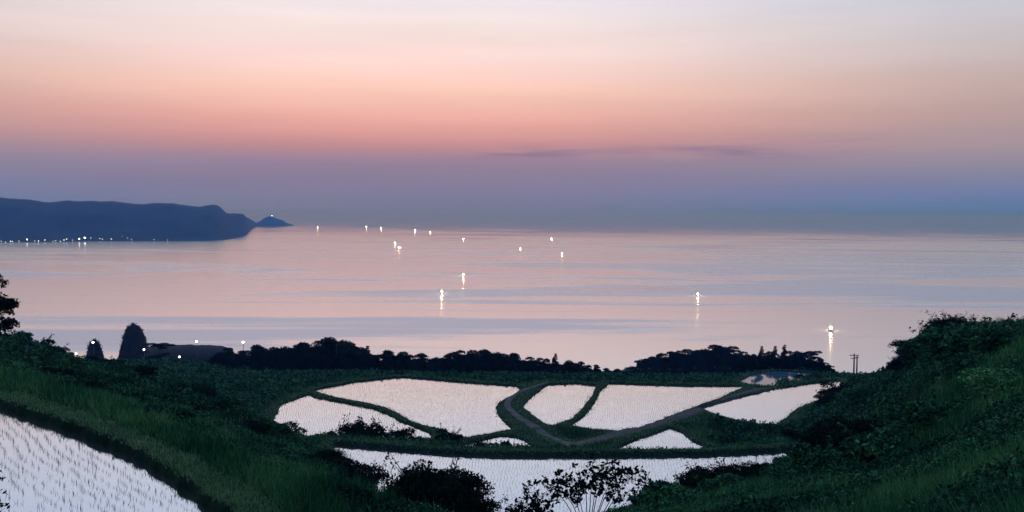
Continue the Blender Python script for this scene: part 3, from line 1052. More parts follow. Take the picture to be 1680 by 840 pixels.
GL = 'trees along the shore below the paddies'
LL = 'dark broadleaf tree in the dense shore belt beyond the left paddies'
LR = 'dark broadleaf tree in the low belt tapering down to the sea gap'
line = [  # px, top row, distance, kind, variant, label or None
    (262, 562, 255, 'flat', 0, 'small flat-topped tree standing alone just right of the tall rock stack'),
    (372, 567, 235, 'round', 0, 'round tree at the left end of the shore belt beside a glowing lamp'),
    (392, 572, 225, 'round', 3, None), (420, 560, 230, 'round', 1, 'bushy tree just right of the shore lamp, taller than its neighbours'), (442, 563, 225, 'round', 1, None),
    (463, 561, 230, 'round', 2, None), (484, 560, 225, 'round', 3, None), (503, 557, 228, 'round', 4, None),
    (524, 553, 224, 'round', 0, None), (547, 547, 226, 'round', 3, 'tallest tree of the shore belt with pale sea showing through its crown'),
    (566, 553, 222, 'round', 2, 'broad tree on the right shoulder of the highest part of the shore belt'), (583, 564, 224, 'round', 1, None),
    (603, 569, 260, 'pine', 0, 'tiny pointed treetop poking out in the dip right of the highest trees'),
    (640, 571, 240, 'round', 4, 'rounded tree that starts the belt again right of the dip'), (662, 573, 235, 'round', 0, None), (690, 575, 240, 'round', 1, None),
    (715, 581, 235, 'round', 2, None), (735, 577, 230, 'round', 3, None), (752, 571, 228, 'round', 4, None), (773, 570, 226, 'round', 0, None),
    (793, 568, 228, 'round', 1, 'highest tree of the middle clump above the large paddy'), (812, 571, 226, 'round', 2, None),
    (830, 576, 230, 'round', 3, 'R'), (847, 576, 228, 'round', 4, 'rounded knob of a tree right of the middle clump, near the path top'),
    (868, 582, 232, 'round', 0, 'R'), (890, 583, 236, 'round', 1, 'R'),
    (911, 581, 240, 'pine', 1, 'slim pointed tree rising from the low right part of the belt'),
    (932, 587, 236, 'round', 2, 'R'), (950, 590, 240, 'round', 3, 'R'), (976, 597, 238, 'round', 4, 'isolated round tree near the notch where the sea shows lowest'),
    (962, 596, 242, 'round', 1, 'R'), (996, 602, 246, 'round', 0, 'R'), (1012, 603, 250, 'round', 2, 'R'),
]
for k, (px, top, Y, kind, i, lab) in enumerate(line):
    tree_at(px, top, Y, kind, i, LL if lab is None else (LR if lab == 'R' else lab), GL)
_lx = sorted((q[0], q[1]) for q in line if q[3] == 'round')
for k, px in enumerate(np.arange(366, 985, 15)):       # second row in front fills the belt
    tree_at(px + rng.uniform(-4, 4), np.interp(px, [a for a, _ in _lx], [c for _, c in _lx]) + rng.uniform(4, 11), 214 + rng.uniform(-6, 6), 'round', (k * 2) % 5,
            'dark tree in the second row of the shore belt', 'second row of the shore belt', 1.1)
for k, px in enumerate(np.arange(385, 960, 24)):       # lower front row
    tree_at(px + rng.uniform(-8, 8), 586 + rng.uniform(0, 7) + (7 if px > 850 else 0), 200 + rng.uniform(-6, 6), 'round', k % 5,
            'low dark tree filling the front row of the shore belt', 'low trees in the front row of the shore belt', 0.9)
GH = 'trees on the wooded hill beyond the paddies'
hill = [(1036, 599), (1050, 589), (1066, 582), (1083, 577), (1100, 575), (1117, 571), (1134, 569), (1152, 567), (1177, 561), (1196, 565)]
for k, (px, top) in enumerate(hill):
    tree_at(px, top, 300 + 6 * math.sin(k * 2.1), 'round', k % 5,
            {0: 'small tree at the left foot of the wooded hill by the sea notch', 8: 'topmost rounded tree crowning the wooded hill'}.get(
                k, 'dark tree merged in the left flank of the wooded hill'), GH, 1.4)
for k, px in enumerate(np.arange(1055, 1200, 17)):
    tree_at(px, np.interp(px, [1055, 1120, 1200], [599, 588, 583]) + rng.uniform(-2, 3), 272 + rng.uniform(-8, 8), 'round', (k + 2) % 5,
            'lower dark tree on the near slope of the wooded hill', GH, 1.1)
for k, px in enumerate(np.arange(1045, 1215, 15)):
    tree_at(px, np.interp(px, [1045, 1120, 1215], [607, 599, 596]) + rng.uniform(-2, 3), 245 + rng.uniform(-6, 6), 'round', (k + 1) % 5,
            'lower dark tree on the near slope of the wooded hill', GH, 1.1)
for k, px in enumerate(np.arange(1030, 1225, 12)):
    tree_at(px, np.interp(px, [1030, 1060, 1150, 1225], [612, 606, 602, 604]) + rng.uniform(-2, 2), 224 + rng.uniform(-6, 6), 'round', (k * 2 + 1) % 5,
            'low dark tree at the near foot of the wooded hill', GH, 1.15)
for k, px in enumerate(np.arange(1070, 1215, 13)):
    tree_at(px, np.interp(px, [1070, 1130, 1177, 1215], [586, 575, 570, 578]) + rng.uniform(0, 3), 290 + rng.uniform(-5, 5), 'round', (k * 3 + 2) % 5,
            'dark tree merged in the left flank of the wooded hill', GH, 1.25)
hill2 = [(1219, 573, 'round'), (1236, 578, 'round'), (1250, 569, 'pine'), (1262, 574, 'round'), (1272, 569, 'pine'), (1287, 567, 'pine'),
         (1300, 571, 'round'), (1315, 572, 'round'), (1330, 576, 'flat'), (1342, 584, 'round'), (1354, 592, 'round'), (1363, 598, 'round')]
hl = {1219: 'bushy tree beside the small dip on the wooded hilltop', 1250: 'first pointed pine of the spaced row behind the pond',
      1272: 'middle pointed pine of the spaced row behind the pond', 1287: 'tallest pointed pine of the row behind the pond',
      1330: 'flat-crowned tree near the right end of the pond trees', 1363: 'last low tree of the hill, left of the brightest boat reflection',
      1236: 'thin flat-crowned tree left of the first pointed pine'}
for k, (px, top, kind) in enumerate(hill2):
    tree_at(px, top, 305 + 5 * math.sin(k), kind, k % 2 if kind != 'round' else k % 5, hl.get(px, 'rounded tree in the row behind the pond'), GH, 1.0)

for k, (px, top) in enumerate([(1214, 590), (1228, 583), (1242, 579), (1255, 584), (1268, 577), (1282, 580), (1297, 577), (1312, 581), (1328, 583), (1343, 589), (1356, 596)]):
    tree_at(px, top, 205 + 3 * math.sin(k * 2.3), 'round', (k * 3) % 5, 'low dark tree on the far bank of the pond', 'low trees round the pond', 0.85)

# little pointed conifer and the trees on the right hillside
tree_at(1457, 600, 122, 'pine', 0, 'tiny pointed conifer in the dip of the right hillside', 'trees on the right hillside', 0.9)
for k, (px, top, Y, lab) in enumerate([(1546, 532, 74, 'leafy tree leaning out from the left edge of the right hilltop'),
                                       (1566, 514, 76, 'tallest leafy tree on the right hilltop'),
                                       (1585, 518, 78, 'rounded tree just right of the tallest hilltop tree'),
                                       (1622, 522, 76, 'bushy tree midway along the right hilltop'),
                                       (1660, 520, 72, 'bushy tree at the right end of the hilltop')]):
    x = ray(px, top)[0] * Y
    g = gz(x, Y)
    hh = CAM_Z + ray(px, top)[2] * Y - g + 0.6
    s = max(hh, 1.2) / 1.15
    plant('tree', 'trunk', 'crown', SHRUBS_BIG[k % 3], (x, Y, g - 0.8), (s * (0.85 if k == 0 else 1.05), s * 1.1, s), k * 1.3, lab, 'tree', 'trees on the right hillside')

# pine at the left edge
pm = make_tree(777, hgt=8, rad=2.6, leaf=0.22, n=5000, kind='round')
x0 = ray(-26, 560)[0] * 62
g0 = gz(x0, 62)
s0 = (CAM_Z + ray(-38, 410)[2] * 62 - g0) / 7.6
plant('tree', 'trunk', 'crown', pm, (x0, 62, g0 - .1), (s0 * .8, s0 * .8, s0), 0.6, 'dark ragged tree cut by the left edge of the view', 'tree')


def shrub_at(px, top, Y, label, group=None, wide=1.0, big=False, i=0, rz=0.0, base=None):
    x = ray(px, top)[0] * Y
    g = gz(x, Y)
    hh = max(0.5, CAM_Z + ray(px, top)[2] * Y - g)
    s = hh / 1.12
    ms = (SHRUBS_BIG if big else SHRUBS)[i % (3 if big else 6)]
    return plant('shrub', 'stems', 'foliage', ms, (x, Y, g - 0.1), (s * wide, s * wide, s), rz, label, 'shrub', group)


# shrubs in front of the middle paddies
GS = 'shrubs along the bank above the long front paddy'
for k, (px, top, Y, w, lab) in enumerate([
    (535, 706, 100, 1.2, 'low shrub at the left end of the bank above the front paddy'),
    (563, 692, 101, 0.9, 'spiky shrub poking up left against the narrow curved paddy'),
    (584, 701, 100, 1.0, 'low filler shrub between the two spiky shrubs on the bank'),
    (602, 690, 101, 1.0, 'tallest spiky shrub against the narrow curved paddy'),
    (628, 697, 100, 0.9, 'thin shrub right of the tallest spiky shrub on the bank'),
    (662, 702, 101, 1.1, 'ragged shrub near the right end of the narrow curved paddy'),
    (690, 712, 101, 1.0, 'low shrub at the right tip of the narrow curved paddy'),
    (735, 701, 102, 1.1, 'rounded shrub at the lower corner of the large paddy'),
    (795, 721, 99, 1.0, 'small shrub covering the left of the paddy sliver by the path'),
    (822, 722, 99, 1.0, 'small shrub covering the middle of the paddy sliver by the path'),
    (842, 726, 99, 0.8, 'smallest shrub at the right of the paddy sliver by the path')]):
    shrub_at(px, top, Y, lab, GS, w, False, k, k * 1.7)

# foreground shrubs
SHRUBS_BIG[0] = make_shrub(470, leaf=0.05, n=15000, sprays=5, lumpn=40)
shrub_at(716, 752, 33, 'big dark dome-shaped bush in the bottom middle, in front of the water', None, 0.86, True, 0, 0.3)
shrub_at(770, 800, 32, 'smaller bush sloping down at the right side of the dome-shaped bush', None, 0.85, True, 1, 2.0)
shrub_at(660, 785, 34, 'smaller bush at the left side of the dome-shaped bush', None, 0.9, True, 2, 1.0)
shrub_at(588, 758, 40, 'bush at the left corner of the front paddy', None, 1.1, True, 1, 4.0)
shrub_at(540, 735, 46, 'dense bush where the left slope meets the front paddy', None, 1.2, True, 0, 5.0)
GF = 'shrubs on the rim of the right slope'
for k, (px, top, Y, w, lab) in enumerate([
    (1120, 788, 40, 0.9, 'lowest leafy shrub of the right slope rim'),
    (1168, 762, 42, 1.0, 'spiky shrub leaning left over the front paddy'),
    (1205, 757, 44, 0.9, 'broad dark shrub on the rim in front of the paddy end'),
    (1245, 752, 46, 0.8, 'tall thin-leaved shrub against the right end of the front paddy'),
    (1275, 752, 48, 0.8, 'small shrub just left of the last strip of paddy water'),
    (1318, 740, 50, 0.9, 'dark shrub covering the right tip of the front paddy'),
    (1355, 728, 53, 1.2, 'dark shrub beyond the paddy tip at the foot of the right slope')]):
    shrub_at(px, top, Y, lab, GF, w, True, k, k * 2.3)
shrub_at(232, 597, 82, 'small round dark shrub on the left slope below the tall rock stack', None, 1.3, False, 2)
shrub_at(264, 612, 78, 'second round dark shrub on the left slope, nearer the valley', None, 1.3, False, 3)
shrub_at(1307, 700, 96, 'round dark shrub alone on the grassy shelf below the right paddy', None, 1.4, False, 4)
shrub_at(1368, 622, 128, 'shrub jutting over the far right corner of the right paddy', None, 1.0, False, 1)
shrub_at(1352, 644, 122, 'shrub on the right bank of the right paddy', None, 1.1, False, 5)
shrub_at(1330, 612, 178, 'low shrub at the near edge of the far pond', None, 1.6, False, 5)
for k, (px, top, Y) in enumerate([(20, 545, 84), (60, 553, 88), (100, 570, 92), (140, 583, 94), (-30, 535, 82), (180, 588, 96)]):
    shrub_at(px, top, Y, ['dark bush on the left skyline right beside the edge tree', 'wide dark bush on the left skyline past the edge tree',
                          'sloping bush on the left skyline above the green slope', 'low bush in front of the small rock stack',
                          'bush at the left rim under the edge tree', 'low bush between the two rock stacks'][k],
             'bushes on the left skyline', 1.6, False, k, k * 1.1)
# scattered slope shrubs
cnt = 0
for k in range(400):
    px = rng.uniform(0, 1680); Y = math.exp(rng.uniform(math.log(28), math.log(190)))
    x = (px - 840) / F * Y
    z, d, rd, wl = (float(q[0]) for q in terrain(np.array([x]), np.array([Y])))
    if d < 4.5 or rd < 4 or z < 3 or wl < 0.9: continue
    if not seen(np.array([x]), np.array([Y]), np.array([z]), 0.1)[0]: continue
    if px > 560 and px < 1100 and Y < 60: continue
    if 430 < px < 560 and 60 < Y < 112: continue
    if 1180 < px < 1390 and 140 < Y < 190: continue
    s = rng.uniform(0.55, 1.25)
    left = px < 620
    plant('shrub', 'stems', 'foliage', SHRUBS_GREEN[k % 5], (x, Y, z - 0.35), (s * 1.3, s * 1.3, s), k * 0.9,
          ('low leafy shrub lost in the green growth of the left slope' if left and Y < 100 else
           'low shrub on the bluish far slope left of the paddies' if left else
           'low leafy shrub lost in the growth of the right hillside' if Y < 110 else
           'low shrub on the ground between the paddies and the shore trees'), 'shrub',
          'scattered shrubs on the left slope' if left and Y < 100 else 'scattered shrubs on the far left slope' if left else
          'scattered shrubs on the right hillside' if Y < 110 else 'scattered shrubs beyond the paddies')
    cnt += 1
    if cnt >= 90: break


# dense rounded shrubs that cover the upper part of the right hillside
for k in range(60):
    px = 1385 + 300 * ((k * 0.618) % 1); f = (k * 0.381 + 0.13) % 1
    Y = math.exp(math.log(40) + f * math.log(2.6))
    x = (px - 840) / F * Y
    z, d, rd, wl = (float(q[0]) for q in terrain(np.array([x]), np.array([Y])))
    if d < 4 or not seen(np.array([x]), np.array([Y]), np.array([z]), 0.3)[0]: continue
    s = rng.uniform(0.9, 1.9)
    plant('shrub', 'stems', 'foliage', (SHRUBS_GREEN + SHRUBS_BIG[:2])[k % 7], (x, Y, z - 0.5), (s * 1.35, s * 1.35, s), k * 1.9,
          'rounded leafy shrub in the dense cover below the right hilltop', 'shrub', 'rounded shrubs below the right hilltop')
for k, (px, py, Y, s, lab) in enumerate([(1650, 640, 29, 1.05, 'pale green leafy mound at the right edge, below the hilltop trees'),
                                         (1600, 742, 19, 0.5, 'pale green mound low on the right slope near the frame edge'),
                                         (1480, 690, 34, 0.7, 'pale green mound midway down the right slope')]):
    x = ray(px, py)[0] * Y
    plant('shrub', 'stems', 'foliage', SHRUBS_PALE[k % 2], (x, Y, gz(x, Y) - 0.25), (s * 1.5, s * 1.5, s), k * 2.0, lab, 'shrub')


for k in range(40):
    px = 60 + 560 * ((k * 0.618) % 1); f = (k * 0.414 + 0.2) % 1
    Y = math.exp(math.log(27) + f * math.log(3.2))
    x = (px - 840) / F * Y
    z, d, rd, wl = (float(q[0]) for q in terrain(np.array([x]), np.array([Y])))
    if d < 3.5 or not seen(np.array([x]), np.array([Y]), np.array([z]), 0.2)[0]: continue
    s = rng.uniform(0.45, 1.1) * (0.6 + Y / 130)
    plant('shrub', 'stems', 'foliage', (SHRUBS_BIG[1:] + SHRUBS_GREEN[:2])[k % 4], (x, Y, z - 0.4 * s), (s * 1.5, s * 1.5, s), k * 1.9,
          'dark bush among the grass of the left slope', 'shrub', 'dark bushes on the left slope')


# sapling with broad leaves in the bottom middle
def sapling(seed, hgt, spread, nb, leaf, bias):
    r = np.random.default_rng(seed)
    tb = MB(); C = []
    for i in range(nb):
        f = i / max(1, nb - 1)
        tip = np.array([bias + (f - 0.5) * 2 * spread, r.normal(0, 0.25), hgt * (1 - 0.55 * abs(f - 0.55)) * r.uniform(.75, 1.02)])
        mid = np.array([tip[0] * .45, tip[1] * .5, tip[2] * .55]) + r.normal(0, .05, 3)
        tb.tube([np.array([0, 0, -.3]), mid, (mid + tip) / 2 + [0, 0, .05], tip], [0.018, .012, .008, .003], 5)
        for j in range(14):
            t = r.uniform(.1, 1.0)
            p = mid + (tip - mid) * t
            q = p + np.array([r.normal(0, .16), r.normal(0, .14), r.normal(.05, .10)])
            tb.tube([p, q], [.005, .002], 4)
            C.append(q + r.normal(0, .05, (8, 3)))
    C = np.concatenate(C)
    V, Qs = leaves(C, leaf, r)
    return tb.mesh('sapling_stems', M_bark), mesh_np('sapling_foliage', V, Qs, None, M_shrub)


def place_low(px, py, Y):
    x = ray(px, py)[0] * Y
    return x, Y, gz(x, Y)


x, y, z = place_low(965, 840, 26)
htop = CAM_Z + ray(965, 748)[2] * 26 - z
plant('sapling', 'stems', 'foliage', sapling(21, htop, 1.45, 12, 0.105, 0.25), (x, y, z), 1, 0,
      'slender sapling with separate leaf clumps standing out against the front paddy', 'sapling')
x, y, z = place_low(868, 840, 27)
htop = CAM_Z + ray(868, 798)[2] * 27 - z
plant('sapling', 'stems', 'foliage', sapling(33, max(.5, htop), 0.7, 8, 0.10, 0.0), (x, y, z), 1, 0,
      'low leafy sprig left of the slender sapling', 'sapling')
x, y, z = place_low(-27, 700, 15)
plant('sapling', 'stems', 'foliage', sapling(35, max(.5, CAM_Z + ray(0, 672)[2] * 15 - z), 0.15, 3, 0.07, 0.0), (x, y, z), 1, 0,
      'tip of a leafy twig at the left edge over the nearest paddy', 'sapling')


# ------------------------------------------------------------------ far headland and islet
def land_mass(name, prof, shore, depth, px_lo, px_hi, step, label, taper=None):
    pxs = np.arange(px_lo, px_hi + 0.01, step)
    top = np.interp(pxs, [p for p, _ in prof], [q for _, q in prof])
    sh = np.interp(pxs, [p for p, _ in shore], [q for _, q in shore])
    rr = 80 * F / (sh - hor(pxs))                       # distance of the waterline
    m = 26
    V = []
    for i, p in enumerate(pxs):
        f = np.linspace(0, 1, m)
        dep = depth(p)
        Yr = rr[i] + f * dep
        Yc = rr[i] + dep * 0.45
        hpk = CAM_Z + (hor(p) - top[i] + 1.6 * (fbm(np.array([p * 0.21]), np.array([3.3]), 4)[0] - 0.5)) / F * Yc
        prf = np.where(f < .45, sstep(f / .45) ** 0.8, sstep((1 - f) / .55))
        x = (p - 840) / F * Yr
        nz_ = (fbm(x * 0.009, Yr * 0.009, 5) - 0.5) * 0.75 * np.minimum(prf, 1 - prf * 0.93) * hpk
        zz = np.maximum(prf, 0) * max(hpk, 1) + nz_
        zz[0] = -0.4; zz[-1] = -0.4
        V.append(np.stack([x, Yr, np.maximum(zz, -0.4)], 1))
    V = np.array(V).reshape(-1, 3)
    I = np.arange(len(pxs) * m).reshape(len(pxs), m)
    Q = np.stack([I[:-1, :-1], I[1:, :-1], I[1:, 1:], I[:-1, 1:]], -1).reshape(-1, 4)
    o = link(name, mesh_np(name, V, Q, None, M_head, True))
    tag(o, label, 'headland' if name == 'headland' else 'islet', kind='structure')
    return o


HP = [(-600, 300), (-300, 312), (0, 324), (20, 326), (50, 327.5), (80, 332), (100, 330), (115, 329), (128, 331), (150, 329.5), (165, 331), (185, 330), (215, 334), (235, 335),
      (250, 333), (285, 333), (303, 336.5), (325, 339), (340, 336.5), (350, 335), (358, 337), (366, 344), (371, 349.5), (385, 350.5), (399, 350.5),
      (403, 356), (410, 358.5), (421, 365.5)]
HS = [(-600, 420), (0, 398), (170, 396), (300, 396), (345, 395.5), (375, 393), (394, 389.5), (404, 386), (407, 381), (412, 376), (421, 371.5)]
land_mass('headland', HP, HS, lambda p: 1100 if p < 380 else max(200, 1100 - (p - 380) * 22), -600, 421, 3, 'long dark blue wooded headland on the left horizon')
IP = [(420, 366), (424, 364), (430, 360), (436, 356.5), (440, 354.5), (447, 355.5), (455, 358.5), (464, 361.5), (470, 365.5), (476, 367.5), (482, 369.3)]
IS = [(420, 371.5), (450, 371), (482, 370)]
land_mass('islet', IP, IS, lambda p: 260, 420, 482, 1.5, 'small peaked islet off the tip of the headland')

# lighthouse on the islet
yl = 80 * F / (371 - float(hor(446))) + 115
xl = (446 - 840) / F * yl
zl = CAM_Z + (float(hor(446)) - 356.5) / F * yl
lh = empty('lighthouse', (xl, yl, zl))
tag(lh, 'tiny white lighthouse shining on top of the islet', 'lighthouse')
q = MB(); q.tube([(0, 0, -3), (0, 0, 2), (0, 0, 8)], [2.2, 1.9, 1.5], 12); link('tower', q.mesh('tower', M_tower), lh)
q = MB(); q.tube([(0, 0, 8), (0, 0, 8.5)], [2.3, 2.3], 12); link('gallery', q.mesh('gallery', M_tower), lh)
q = MB(); q.sphere((0, 0, 10), (1.6, 1.6, 1.5)); link('lamp', q.mesh('lamp', emis('lighthouse_lamp', (0.95, 0.97, 1), 10)), lh)
q = MB(); q.tube([(0, 0, 11.6), (0, 0, 13)], [1.7, 0.1], 12); link('roof', q.mesh('roof', M_tower), lh)


# ------------------------------------------------------------------ sea stacks
def stack(name, px, top, wpx, Y, label, seed, prof):
    r = np.random.default_rng(seed)
    x, _, zt = at(px, top, Y)
    hgt = zt + 1
    n, m = 40, 34
    V = []
    for j in range(m + 1):
        f = j / m
        w = np.interp(f, [a for a, _ in prof], [c for _, c in prof]) * wpx / F * Y / 2
        for i in range(n):
            a = 2 * PI * i / n
            k = 1 + 0.32 * (fbm(np.array([math.cos(a) * 2.6 + 9 + seed]), np.array([math.sin(a) * 2.6 + f * 9]), 5)[0] - 0.5)
            V.append((w * k * math.cos(a), w * k * 0.8 * math.sin(a), -1 + hgt * f + 0.5 * (k - 1)))
    Q = [(j * n + i, j * n + (i + 1) % n, (j + 1) * n + (i + 1) % n, (j + 1) * n + i) for j in range(m) for i in range(n)]
    V.append((0, 0, hgt - 0.7)); V = np.array(V)
    T = [(m * n + i, m * n + (i + 1) % n, len(V) - 1) for i in range(n)]
    e = empty(name, (x, Y, 0))
    link('rock', mesh_np('rock', V, Q, T, M_rock, True), e)
    # scrub clinging to the top
    C = V[:-1][rng.integers(n * int(m * .55), n * (m + 1), 700)] + rng.normal(0, 0.35, (700, 3))
    v2, q2 = leaves(C, 0.6)
    link('scrub', mesh_np('scrub', v2, q2, None, M_tree), e)['kind'] = 'stuff'
    tag(e, label, 'rock')
    return e


PR = [(0, 1.5), (0.4, 1.15), (0.64, 0.90), (0.75, 0.80), (0.83, 0.70), (0.9, 0.58), (0.94, 0.49), (0.975, 0.36), (1, 0.12)]
stack('sea_stack', 219, 532, 50, 380, 'tall dark bullet-shaped rock stack rising behind the left slope', 3, PR)
stack('sea_stack', 155, 558, 33, 380, 'smaller dark rock stack left of the tall one, with a lamp in front', 8, PR)

# low far spit right of the stacks
spit = [(225, 572), (250, 568), (290, 566.5), (330, 566.5), (360, 568), (380, 572)]
Vv = []
pp = np.arange(225, 381, 5.0)
for p in pp:
    t = np.interp(p, [a for a, _ in spit], [c for _, c in spit])
    for f, hh in ((0, 0), (0.2, .8), (0.5, 1), (0.8, .7), (1, 0)):
        Y = 400 + 60 * f
        zc = CAM_Z - (t - float(hor(p))) / F * 430
        Vv.append(((p - 840) / F * Y, Y, -0.4 + hh * (zc + 0.4 + 1.2 * (fbm(np.array([p * .1]), np.array([f * 3.]))[0] - .5))))
I = np.arange(len(pp) * 5).reshape(len(pp), 5)
Q = np.stack([I[:-1, :-1], I[1:, :-1], I[1:, 1:], I[:-1, 1:]], -1).reshape(-1, 4)
tag(link('hill', mesh_np('hill', Vv, Q, None, M_head, True)), 'low dark rise of land behind the shore trees at left', 'hill', kind='structure')

# ------------------------------------------------------------------ lamps on land
M_lamp = emis('lamp_glow', (1.0, 0.96, 0.9), 7)
M_lampd = emis('dim_lamp_glow', (0.8, 0.9, 1.0), 3)


def lamp(px, py, Y, label, group=None, glow=0.28, m=None, post=5.0, cat='street lamp'):
    glow *= 0.85
    p = at(px, py, Y)
    e = empty('street_lamp', (p[0], Y, p[2] - post))
    q = MB(); q.tube([(0, 0, -1.5), (0, 0, post - glow), (0, 0, post - glow * .8)], [0.09, 0.06, 0.06], 6)
    q.tube([(0, 0, post - .3), (0.0, -0.35, post - .1)], 0.04, 5)
    link('pole', q.mesh('pole', M_steel), e)
    q = MB(); q.sphere((0, -0.35, post), (glow, glow, glow * .85)); link('lamp_head', q.mesh('lamp_head', m or M_lamp, True), e)
    tag(e, label, cat, group)


GLP = 'street lamps glowing near the shore'
lamp(323, 560, 300, 'white street lamp glowing above the low rise behind the trees', GLP, 0.42)
lamp(399.5, 561, 222, 'white street lamp glowing at tree-top height in the shore belt', GLP, 0.34, post=7)
lamp(295.5, 585, 180, 'street lamp glowing low among the bushes right of the tall rock', GLP, 0.24)
lamp(237, 573, 250, 'street lamp at the right foot of the tall rock stack', GLP, 0.32)
lamp(153.5, 561.5, 255, 'street lamp shining near the top of the small rock stack', GLP, 0.36)
lamp(164, 592, 150, 'faint street lamp low between the rocks and the green slope', GLP, 0.16, M_lampd)
lamp(126, 579.5, 200, 'street lamp at the left foot of the small rock stack', GLP, 0.24)

# the harbour village along the headland shore
GV = 'lights of the far shore village'
shore_l = [(2, 394.5, 1), (9, 395, .7), (17, 394.5, 1), (20, 394.8, .9), (31, 393.5, .7), (44.5, 393, 1.4), (57, 393, .5), (63, 394, 1), (73.5, 393, 1.1), (87, 393.5, .5),
           (91.5, 393, .8), (99, 393.5, .6), (105, 393, 1.1), (109.5, 391.5, 1.1), (119, 392, .5), (130, 392.5, 1.5), (139, 392, 1.9), (149, 388.5, .7), (102, 382.5, .7), (121, 383, .7),
           (135, 383, .6), (164, 389.5, .6), (168, 390.5, .8), (182.5, 391, 1), (201, 386, .5), (209, 388.5, .5), (216, 391.5, .8), (227, 381.5, .9), (230, 380.5, .5), (252.5, 391, .7), (275, 391.5, .4)]
M_vil = emis('village_lamp_glow', (0.86, 0.93, 1.0), 5)
M_vil2 = emis('bright_quay_lamp_glow', (1.0, 0.98, 0.95), 14)
pole_me = {}
for (px, py, s) in shore_l:
    sh = float(np.interp(px, [a for a, _ in HS], [c for _, c in HS]))
    yr = 80 * F / (sh - float(hor(px)))
    Y = yr + 40 + max(0, sh - 4.5 - py) * 16 - 60
    p = at(px, py, Y)
    bright = s >= 1.4
    e = empty('street_lamp', (p[0], Y, p[2] - 7))
    if bright not in pole_me:
        q = MB(); q.tube([(0, 0, -6), (0, 0, 6)], [0.2, 0.15], 6)
        q2 = MB(); q2.sphere((0, 0, 7), (1.15, 1.15, 1.0), 10, 6)
        pole_me[bright] = (q.mesh('pole', M_steel), q2.mesh('lamp_head', M_vil2 if bright else M_vil, True))
    link('pole', pole_me[bright][0], e); link('lamp_head', pole_me[bright][1], e)
    lab = {44.5: 'bright shore lamp left of centre in the far village row', 130: 'left one of the two brightest quay lamps of the far village',
           139: 'right and larger of the two brightest quay lamps of the far village',
           227: 'village lamp high on the headland slope at the right end', 252.5: 'faint lone lamp right of the far village lights',
           149: 'small lamp just above and right of the brightest quay lamps'}.get(
        px, 'small lamp high above the shore row of the far village' if py < 385 else 'small lamp in the shore row of the far village')
    tag(e, lab, 'street lamp', GV)
    e.scale = (max(.55, s * .75),) * 3


# ------------------------------------------------------------------ squid fishing boats
M_fl = emis('fishing_lamp_glow', (1.0, 0.74, 0.38), 950)
M_fl2 = emis('far_fishing_lamp_glow', (1.0, 0.95, 0.88), 110)


def boat_meshes():
    q = MB()      # hull: sections along y, bow at -y (towards the viewer)
    secs = [(-6.5, 0.05, 1.9, 0.9), (-5, 1.0, 1.6, 0.1), (-2.5, 1.55, 1.25, -0.3), (1, 1.7, 1.05, -0.35), (4, 1.6, 1.05, -0.3), (6, 1.35, 1.15, 0.0)]
    V = []
    for y, w, zt, zb in secs:
        V += [(-w, y, zt), (-w * .75, y, zb * .5 + .1), (0, y, zb), (w * .75, y, zb * .5 + .1), (w, y, zt)]
    Fc = [(i * 5 + j, i * 5 + j + 1, (i + 1) * 5 + j + 1, (i + 1) * 5 + j) for i in range(5) for j in range(4)]
    Fc += [(25, 26, 27, 28, 29)] + [(i * 5 + 4, i * 5, (i + 1) * 5, (i + 1) * 5 + 4) for i in range(5)]
    q.add(V, Fc)
    hull = q.mesh('hull', M_hull)
    q = MB(); q.box((0, 2.2, 2.1), (2.0, 2.6, 2.1)); q.box((0, 2.1, 3.2), (2.3, 3.0, 0.14)); q.box((0, 0.88, 2.5), (1.6, 0.05, 0.6))
    cabin = q.mesh('cabin', M_cabin)
    q = MB(); q.tube([(0, 3.8, 1), (0, 3.8, 7.2)], [.09, .05], 6); q.tube([(0, -4.6, 1.4), (0, -4.6, 5.6)], [.08, .05], 6)
    q.tube([(0, 3.8, 5.2), (0, -4.6, 5.0)], .03, 5)
    mast = q.mesh('mast', M_steel)
    q = MB(); q.tube([(-.56, -3.3, 3.05), (-.56, 3.2, 3.1)], .03, 5); q.tube([(.56, -3.3, 3.05), (.56, 3.2, 3.1)], .03, 5)
    rack = q.mesh('lamp_rack', M_steel)
    q = MB()
    for s in (-.8, .8):
        for yy in np.linspace(-3.8, 3.4, 9):
            q.sphere((s * .55, yy * .8, 2.75), (.17, .17, .26), 8, 5)
    return hull, cabin, mast, rack, q


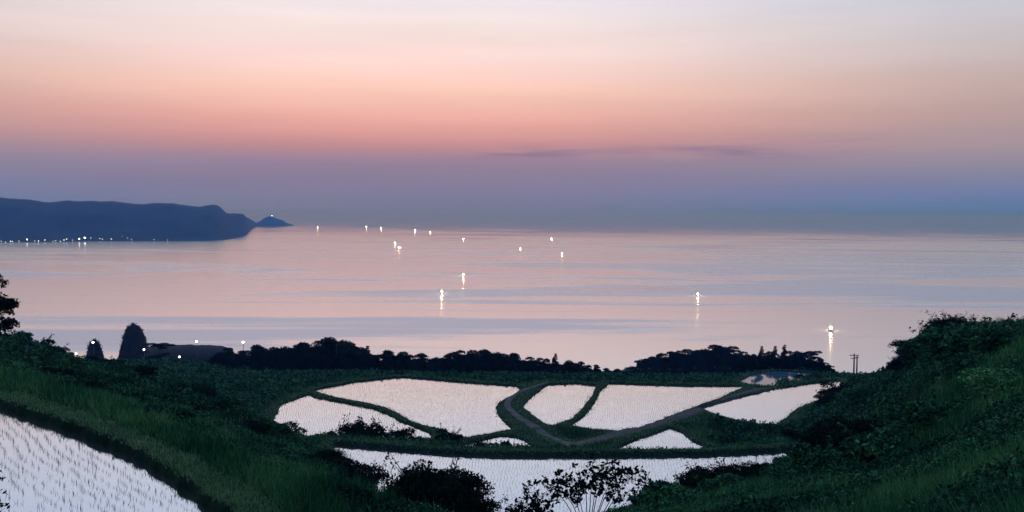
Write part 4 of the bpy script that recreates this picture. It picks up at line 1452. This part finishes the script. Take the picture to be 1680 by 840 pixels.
bh, bc, bm_, br, bl = boat_meshes()
lamp_near = bl.mesh('lamps', M_fl, True)
bl2 = MB()
for sx_ in (-.6, .6):
    for yy in np.linspace(-2.6, 2.4, 5):
        bl2.sphere((sx_, yy, 2.6), (.4, .4, .4), 8, 5)
lamp_far = bl2.mesh('lamps', M_fl2, True)
GB = 'lit squid fishing boats on the sea'
boats = [(1363, 537, 'nearest fishing boat, blazing yellow with the longest reflection, above the right shrubs'),
         (1145, 482, 'lone fishing boat right of centre with a thin reflection'),
         (760, 450, 'fishing boat in mid sea with the tall bright reflection'),
         (725, 478, 'fishing boat nearest below centre-left with a short reflection'),
         (922, 416, 'lowest fishing boat of the three right of centre'),
         (854, 407, 'leftmost fishing boat of the three right of centre'),
         (905, 391.5, 'topmost fishing boat of the three right of centre'),
         (655, 406, 'lower right boat of the close pair'),
         (648, 398.5, 'upper left and brighter boat of the close pair'),
         (760, 392.5, 'lone far fishing boat straight above the tall reflection'),
         (706, 381.5, 'faintest and smallest of the far fishing boats'),
         (681, 378.5, 'far fishing boat just left of the faintest one'),
         (625, 375, 'right one of two neighbouring far boats near the horizon'),
         (601, 372.5, 'left one of two neighbouring far boats near the horizon'),
         (521, 374, 'far fishing boat nearest the islet')]
for k, (px, py, lab) in enumerate(boats):
    d = ray(px, py)
    Y = (2.2 - CAM_Z) / d[2]
    e = empty('fishing_boat', (d[0] * Y, Y, 0), -math.atan((px - 840) / F) + 0.12 * math.sin(k * 3))
    far = Y > 2200
    s = 0.8 if not far else min(2.2, 1 + (Y - 2200) / 3000)
    if px == 706: s *= 0.6
    e.scale = (s, s, s)
    e.location.z = 0
    link('hull', bh, e); link('cabin', bc, e); link('mast', bm_, e); link('lamp_rack', br, e)
    link('lamps', lamp_far if far else lamp_near, e)
    tag(e, lab, 'fishing boat', GB)


# ------------------------------------------------------------------ two utility poles by the sea
def pole(px, top, base, Y, label, arm):
    p = at(px, base, Y)
    hh = at(px, top, Y)[2] - p[2] + 2.0
    e = empty('utility_pole', (p[0], Y, p[2] - 2.0))
    q = MB(); q.tube([(0, 0, -1), (0, 0, hh)], [0.24, 0.16], 8); link('pole', q.mesh('pole', M_wood), e)
    if arm:
        q = MB(); q.box((0, 0, hh - .6), (2.6, .16, .16)); q.box((0, 0, hh - 1.4), (2.0, .16, .16)); link('crossarm', q.mesh('crossarm', M_wood), e)
        for sx_ in (-1.1, -.55, .55, 1.1):
            q = MB(); q.tube([(sx_, 0, hh - .52), (sx_, 0, hh - .2)], [.07, .05], 6); link('insulator', q.mesh('insulator', M_steel), e)
    else:
        q = MB(); q.box((0, 0, hh - .4), (1.3, .14, .14)); link('crossarm', q.mesh('crossarm', M_wood), e)
    tag(e, label, 'utility pole', 'utility poles by the shore')


pole(1401, 580, 602, 260, 'taller utility pole with a wide crossarm in the dip before the sea', True)
pole(1405.8, 584, 602, 268, 'shorter thin utility pole just right of the taller one', False)
